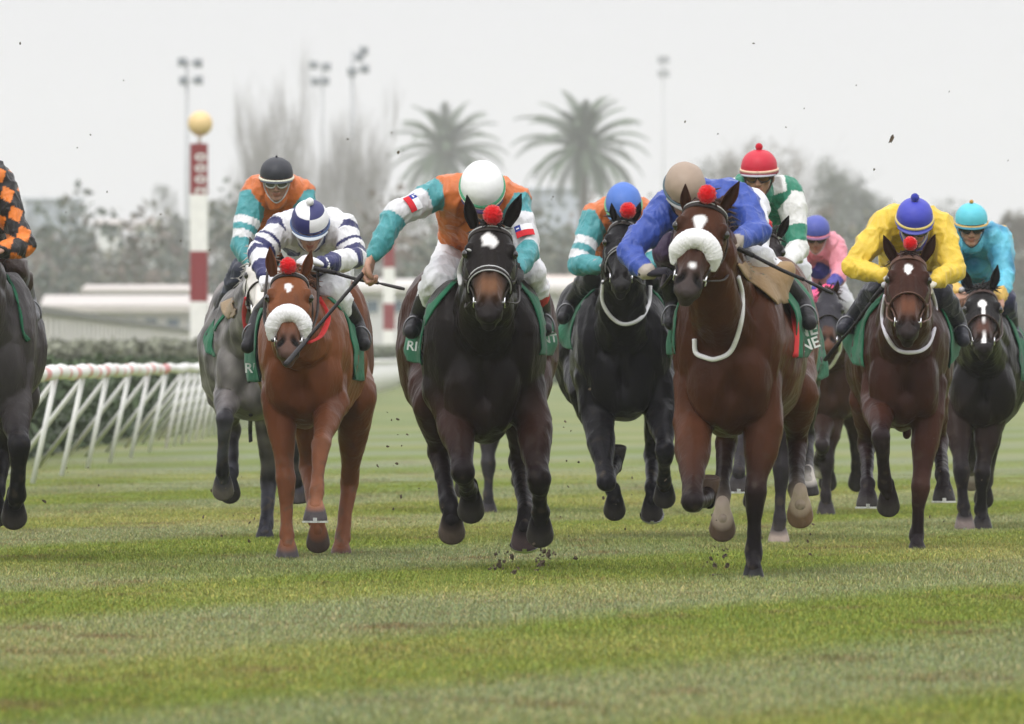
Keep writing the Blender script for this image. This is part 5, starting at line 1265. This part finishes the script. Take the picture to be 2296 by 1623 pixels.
mast(790, 760, 112, [(806, 128), (816, 114), (789, 161), (818, 155)], 'tallest floodlight mast, right one of the pair above the bare trees', 10)
mast(1487, 1900, 128, [(1484, 134), (1491, 134), (1484, 165), (1491, 165)], 'very faint floodlight mast alone in the sky right of the palms', 7)

# palms
FR = mat('palm_frond', rough=.7, spec=.2)
def palm(u, vc, D, hw, label, seed, n=46):
    D *= 1.7; s = D/F; x = (u-CX)*s; zc = CH+(HZ-vc)*s; R = hw*s; root = empty('palm_tree', (x, D, 0)); tag(root, label, 'palm tree', 'two palms on the skyline'); rs = random.Random(seed)
    pts = [V3(x+.1*math.sin(k), D, zc*k/10) for k in range(11)]; V, Fc = tube(pts, [.55-.012*k+.02*(k % 2) for k in range(11)], 12); mesh_from('trunk', V, Fc, BARK, root, vcol=(.12, .10, .08))
    m = MB(); m.add(sphere((x, D, zc-.3), (.8, .8, .9), nu=14, nv=10), (.10, .09, .05)); m.build('crown_base', BARK, root)
    m = MB()
    for k in range(n):
        az_ = k*2.399 + rs.uniform(-.2, .2); el_ = math.radians(lerp(88, -38, (k/n)**.85)) + rs.uniform(-.1, .1); L_ = R*rs.uniform(.92, 1.12)*(1.05 if el_ < .9 else .95)
        d = V3(math.cos(az_), math.sin(az_), 0); sp_ = []
        for j in range(11):
            t = j/10; e_ = el_ - t*t*1.15; p = (sp_[-1] + (d*math.cos(e_)+V3(0, 0, math.sin(e_)))*L_/10) if sp_ else V3(x, D, zc); sp_.append(p)
        m.add(tube(sp_, [.06*(1-j/12) for j in range(11)], 4), (.09, .10, .05)); sdv = np.cross(d, (0, 0, 1)); V = []; Fc = []; c_ = np.array((.065, .10, .055))*rs.uniform(.7, 1.4)
        for j in range(1, 44):
            t = j/44; p = sp_[int(t*10)]*(1-(t*10) % 1) + sp_[min(int(t*10)+1, 10)]*((t*10) % 1); tg = unit(sp_[min(int(t*10)+1, 10)]-sp_[int(t*10)])
            ll = R*.20*math.sin(math.pi*min(t*.85+.15, 1))**.7
            for sg in (-1, 1):
                tip = p + (sdv*sg*.75 + tg*.75 - V3(0, 0, .35))*ll; n0 = len(V); V += [p, p+tg*R*.026, tip]; Fc.append((n0, n0+1, n0+2))
        m.add((V, Fc), c_)
    m.build('frond_crown', FR, root, smooth=False)
palm(999, 338, 860, 142, 'smaller palm above the white helmet, left of the pair', 3, 48)
palm(1307, 330, 760, 156, 'larger palm with wide crown, right of the pair', 9, 54)

# bare winter trees: recursive limbs, bark colour paled to stand in for haze
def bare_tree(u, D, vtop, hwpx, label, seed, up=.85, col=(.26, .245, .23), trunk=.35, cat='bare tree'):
    D *= 1.7; s = D/F; x = (u-CX)*s; H_ = (HZ-vtop)*s+CH; root = empty('bare_tree', (x, D, 0)); tag(root, label, 'tree', 'leafless winter trees'); rs = np.random.default_rng(seed); m = MB(); tw = MB(); W = hwpx*s; trunk *= .7
    def grow(p, d, L_, r, lev):
        q_ = p + d*L_; mid = (p+q_)/2 + rs.normal(scale=L_*.05, size=3)
        (m if lev < 2 else tw).add(tube([p, mid, q_], [r*(1 if lev < 2 else .6), r*.85*(1 if lev < 2 else .6), r*.62*(1 if lev < 2 else .6)], 5 if lev < 3 else 3, cap=False), np.array(col)*rs.uniform(.8, 1.2))
        if lev >= 5: return
        for k in range(3 if lev < 4 else 4):
            a = rs.normal(size=3)*.45*np.array((W/H_*2.6+.25, W/H_*2.6+.25, .5)); a[2] += up*.35; nd = unit(d+a)
            grow(lerp(p, q_, rs.uniform(.45, 1)), nd, L_*rs.uniform(.62, .85), r*.60, lev+1)
    for k in range(3): grow(V3(x+rs.normal()*W*.15, D+rs.normal()*.5, 0), unit(V3(rs.normal()*.05, rs.normal()*.05, 1)), H_*.33, trunk, 0)
    m.build('trunk', BARK, root); tw.build('crown', BARK, root)
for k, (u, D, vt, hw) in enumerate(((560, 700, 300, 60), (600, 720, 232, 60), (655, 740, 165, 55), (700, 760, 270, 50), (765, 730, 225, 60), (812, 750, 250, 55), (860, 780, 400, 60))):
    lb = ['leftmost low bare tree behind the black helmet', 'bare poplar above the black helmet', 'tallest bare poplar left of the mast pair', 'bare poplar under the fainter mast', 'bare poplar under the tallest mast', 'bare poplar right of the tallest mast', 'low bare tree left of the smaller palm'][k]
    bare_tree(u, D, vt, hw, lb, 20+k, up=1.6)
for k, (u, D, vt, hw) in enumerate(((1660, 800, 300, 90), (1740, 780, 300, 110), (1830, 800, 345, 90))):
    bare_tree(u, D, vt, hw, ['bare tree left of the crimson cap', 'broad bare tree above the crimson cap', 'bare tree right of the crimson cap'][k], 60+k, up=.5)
# evergreen and hazy trees
def tree(u, D, vtop, hwpx, label, seed, cols, vlow=620, n=4200, group=None, shape=1.0):
    D *= 1.65; s = D/F; x = (u-CX)*s; zt = CH+(HZ-vtop)*s; zl = max(CH+(HZ-vlow)*s, 1.5); W = hwpx*s; root = empty('tree', (x, D, 0)); tag(root, label, 'tree', group or 'trees beyond the course'); rs = np.random.default_rng(seed)
    m = MB(); V, Fc = tube([V3(x, D, 0), V3(x+.1*W, D, zt*.4), V3(x, D, zt*.75)], [W*.10+.12, W*.07+.08, .06], 8); m.add((V, Fc), (.10, .085, .07))
    for k in range(5):
        a = k*1.3+seed; m.add(tube([V3(x, D, zt*(.35+.06*k)), V3(x+W*.6*math.cos(a), D+W*.5*math.sin(a), zt*(.55+.07*k))], [.14, .05], 6), (.10, .085, .07))
    m.build('trunk', BARK, root); m = MB(); zc = (zt+zl)/2; hz = (zt-zl)/2
    nb = 9
    for k in range(nb):
        a = rs.uniform(0, 2*math.pi); zz = rs.uniform(-.75, .62); rr = math.sqrt(max(0, 1-(zz*.85)**2))*shape; c = (x+math.cos(a)*W*.58*rr, D+math.sin(a)*W*.5*rr, zc+zz*hz)
        leaves(m, c, (W*.46, W*.46, hz*.42), n//nb, max(W*.036, .12), cols, rs, .2)
    leaves(m, (x, D, zt-hz*.35), (W*.38, W*.38, hz*.36), n//6, max(W*.036, .12), cols, rs, .2)
    m.build('crown', LEAF, root, smooth=False)
gr = [(.09, .11, .085), (.07, .09, .07), (.12, .125, .09)]; br = [(.18, .15, .125), (.14, .12, .10), (.15, .15, .11)]  # grey-greens lifted, so part of the distance haze sits in the leaf colour
TR = [(1690, 720, 300, 80, br, 'wide hazy brown tree above the crimson cap'), (1775, 700, 325, 85, br, 'hazy brown tree to the right of the crimson cap'), (1850, 680, 345, 80, gr, 'tall grey green tree above the pink rider'), (1640, 760, 330, 60, br, 'hazy brown tree just right of the tan helmet'), (1925, 700, 388, 70, gr, 'broad grey green tree between the pink and the yellow rider'),(1885, 700, 372, 62, gr, 'dark evergreen tree right of the crimson cap'), (1590, 900, 345, 55, gr, 'hazy evergreen between the palm and the tan helmet'), (1945, 720, 425, 55, gr, 'evergreen left of the yellow jacket'),
      (1990, 820, 440, 60, gr, 'hazy evergreen just left of the blue bobble cap'), (2060, 1000, 455, 60, gr, 'pale far tree behind the blue bobble cap'), (2130, 980, 440, 55, gr, 'pale far tree between the two right riders'),
      (2262, 560, 470, 55, br, 'reddish brown tree at the right edge'), (2300, 600, 480, 55, br, 'brown tree cut by the right edge'), (370, 1000, 400, 36, gr, 'blue hazy pointed tree left of the near post'),
      (20, 1000, 480, 70, gr, 'hazy tree behind the chequered jacket'), (110, 900, 500, 60, br, 'brownish low tree far left'), (185, 820, 520, 55, gr, 'low tree below the white houses'),
      (290, 780, 540, 60, br, 'brownish tree under the white houses'), (400, 760, 480, 50, gr, 'tree just left of the near post'), (500, 800, 440, 55, gr, 'hazy tree right of the near post'),
      (885, 820, 430, 60, br, 'brownish tree left of the leading rider'), (960, 900, 425, 60, gr, 'tree below the smaller palm'), (1200, 900, 430, 60, gr, 'hazy tree right of the leading rider'),
      (1270, 820, 500, 55, gr, 'low tree left of the larger palm trunk'), (1340, 850, 520, 55, br, 'low brown tree right of the larger palm trunk'), (1450, 900, 450, 60, gr, 'hazy tree above the light blue helmet'),
      (2210, 880, 500, 55, gr, 'low hazy tree right of the turquoise cap'), (1800, 760, 470, 60, gr, 'low tree above the pink rider'), (1720, 900, 430, 70, gr, 'tree behind the crimson cap')]
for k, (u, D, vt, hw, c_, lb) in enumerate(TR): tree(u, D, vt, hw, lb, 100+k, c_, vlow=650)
# low belt of shrubs under the trees, one mass
m = MB(); rs = np.random.default_rng(5)
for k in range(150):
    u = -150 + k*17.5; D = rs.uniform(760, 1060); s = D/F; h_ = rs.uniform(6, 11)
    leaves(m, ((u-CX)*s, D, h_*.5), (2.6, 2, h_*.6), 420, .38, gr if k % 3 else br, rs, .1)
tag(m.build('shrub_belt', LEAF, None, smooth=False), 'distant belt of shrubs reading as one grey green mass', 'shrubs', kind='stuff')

# clods of turf kicked up, and divots lying on the grass
SOIL = mat('soil', rough=.95, var=.4, vscale=60, bump=.5, bscale=80)
def clod_mesh(seed):
    rs = np.random.default_rng(seed); V, Fc = sphere((0, 0, 0), 1, nu=9, nv=7); V = V*(1+.55*rs.uniform(-1, 1, (len(V), 1))); V = V*np.array((1, .7, .55))
    me = bpy.data.meshes.new('turf_clod'); me.from_pydata(V.tolist(), [], Fc); set_vcol(me, np.clip(np.array((.075, .054, .035))*rs.uniform(.5, 1.6, (len(V), 1)), 0, 1)); me.materials.append(SOIL); return me
CM = [clod_mesh(i) for i in range(8)]
def clod(u, v, D, px, label, group, sq=1.0):
    o = bpy.data.objects.new('turf_clod', CM[random.randrange(8)]); link(o); o.location = Vector(P(u, v, D)); r = px*D/F
    o.scale = (r*random.uniform(.7, 1.3), r, r*random.uniform(.6, 1.2)*sq); o.rotation_euler = [random.uniform(0, 6.28) for _ in range(3)] if sq == 1 else (0, 0, random.uniform(0, 6)); tag(o, label, 'turf clod', group); return o
def at_ground(u, v): return CH*F/(v-HZ)
clod(1999, 312, 60, 7, 'larger dark clod flying high in the sky above the yellow rider', 'clods flying high')
clod(893, 341, 60, 4.5, 'dark clod flying left of the smaller palm', 'clods flying high')
FLY = [(173, 331), (148, 476), (203, 302), (405, 540), (878, 297), (1240, 441), (1536, 273), (1803, 243), (1762, 285), (1920, 191), (2128, 205), (1395, 497), (960, 425), (1455, 548), (2090, 480),
       (1237, 447), (1690, 97), (277, 180), (780, 312), (45, 97), (1960, 380), (2260, 360), (980, 560), (470, 560), (240, 430), (360, 480), (1610, 300)]
for u, v in FLY: clod(u, v, random.uniform(56, 66), random.uniform(1.6, 3.0), 'tiny dark speck of turf flying against the sky', 'specks of turf in the sky')
rr = random.Random(11)
CLU = [(1190, 1200, 130, 70, 'in front of the leading horse'), (1000, 1080, 110, 90, 'beside the left legs of the leading horse'), (1270, 1000, 40, 120, 'in the gap right of the leading horse'),
       (1600, 1190, 90, 60, 'around the forelegs of the bay'), (1400, 1130, 130, 80, 'under the black horse'), (2150, 1100, 120, 80, 'below the two right hand horses'), (180, 1080, 150, 90, 'in front of the rail'),
       (530, 1130, 70, 70, 'under the grey horse'), (1800, 1210, 70, 40, 'behind the bay near its white sock'), (890, 1000, 30, 100, 'in the gap between the chestnut and the leader')]
for i in range(95):
    g = rr.choice(CLU)
    clod(rr.gauss(g[0], g[2]*.6), rr.gauss(g[1], g[3]*.6), rr.uniform(60, 70), rr.choice((1.4, 1.8, 2.2, 3.0, 3.8)), 'small clod of turf in the air ' + g[4], 'clods in the air ' + g[4])
for i in range(56):
    a = rr.gauss(0, 1); cl_ = ((1222, 1250, 34, 24), (1120, 1265, 20, 20), (1607, 1262, 24, 30), (1190, 1260, 60, 16))[i % 4]
    clod(rr.gauss(cl_[0], cl_[2]), min(rr.gauss(cl_[1], cl_[3]), 1290), rr.uniform(61, 63), rr.choice((2, 3, 5, 7)), ('dark soil clod bursting up ' + ('just below the right hooves of the leader', 'below and left of the leader', 'left of the bay\'s planted foreleg', 'around the right hooves of the leader')[i % 4]), 'soil bursting under the hooves, spot ' + 'abcd'[i % 4])
GC = [(303, 1443, 15), (735, 1310, 13), (405, 1306, 8), (465, 1460, 10), (530, 1415, 10), (590, 1420, 7), (178, 1385, 9), (495, 1368, 8), (1265, 1530, 14), (2010, 1450, 8), (1900, 1352, 7), (2195, 1362, 9), (1970, 1390, 10), (1607, 1293, 16), (1210, 1275, 18),
      (130, 1290, 8), (290, 1220, 7), (2265, 1440, 8), (650, 1535, 9), (1090, 1500, 11), (235, 1590, 12), (160, 1390, 7), (2100, 1560, 12), (1330, 1350, 7), (1800, 1500, 10), (940, 1390, 7), (2080, 1335, 6), (70, 1350, 7)]
for u, v, px in GC:
    D = at_ground(u, v); clod(u, v-4, D, px*1.0, 'brown divot of turf lying on the grass', 'divots lying on the grass', .55)

# haze: even air round everything
V, Fc = box((0, 1700, 34), (4200, 3500, 70.5)); hz_ = mesh_from('haze', V, Fc, None, smooth=False); hm_ = bpy.data.materials.new('haze_air'); hm_.use_nodes = True; t = hm_.node_tree
t.nodes.remove(t.nodes['Principled BSDF']); vp = N(t, 'ShaderNodeVolumePrincipled'); vp.inputs['Color'].default_value = (.968, .955, .995, 1); vp.inputs['Density'].default_value = .00022; vp.inputs['Anisotropy'].default_value = 0.0
t.links.new(vp.outputs[0], t.nodes['Material Output'].inputs['Volume']); hz_.data.materials.append(hm_); tag(hz_, 'pale even mist over the racecourse', 'haze', kind='stuff')
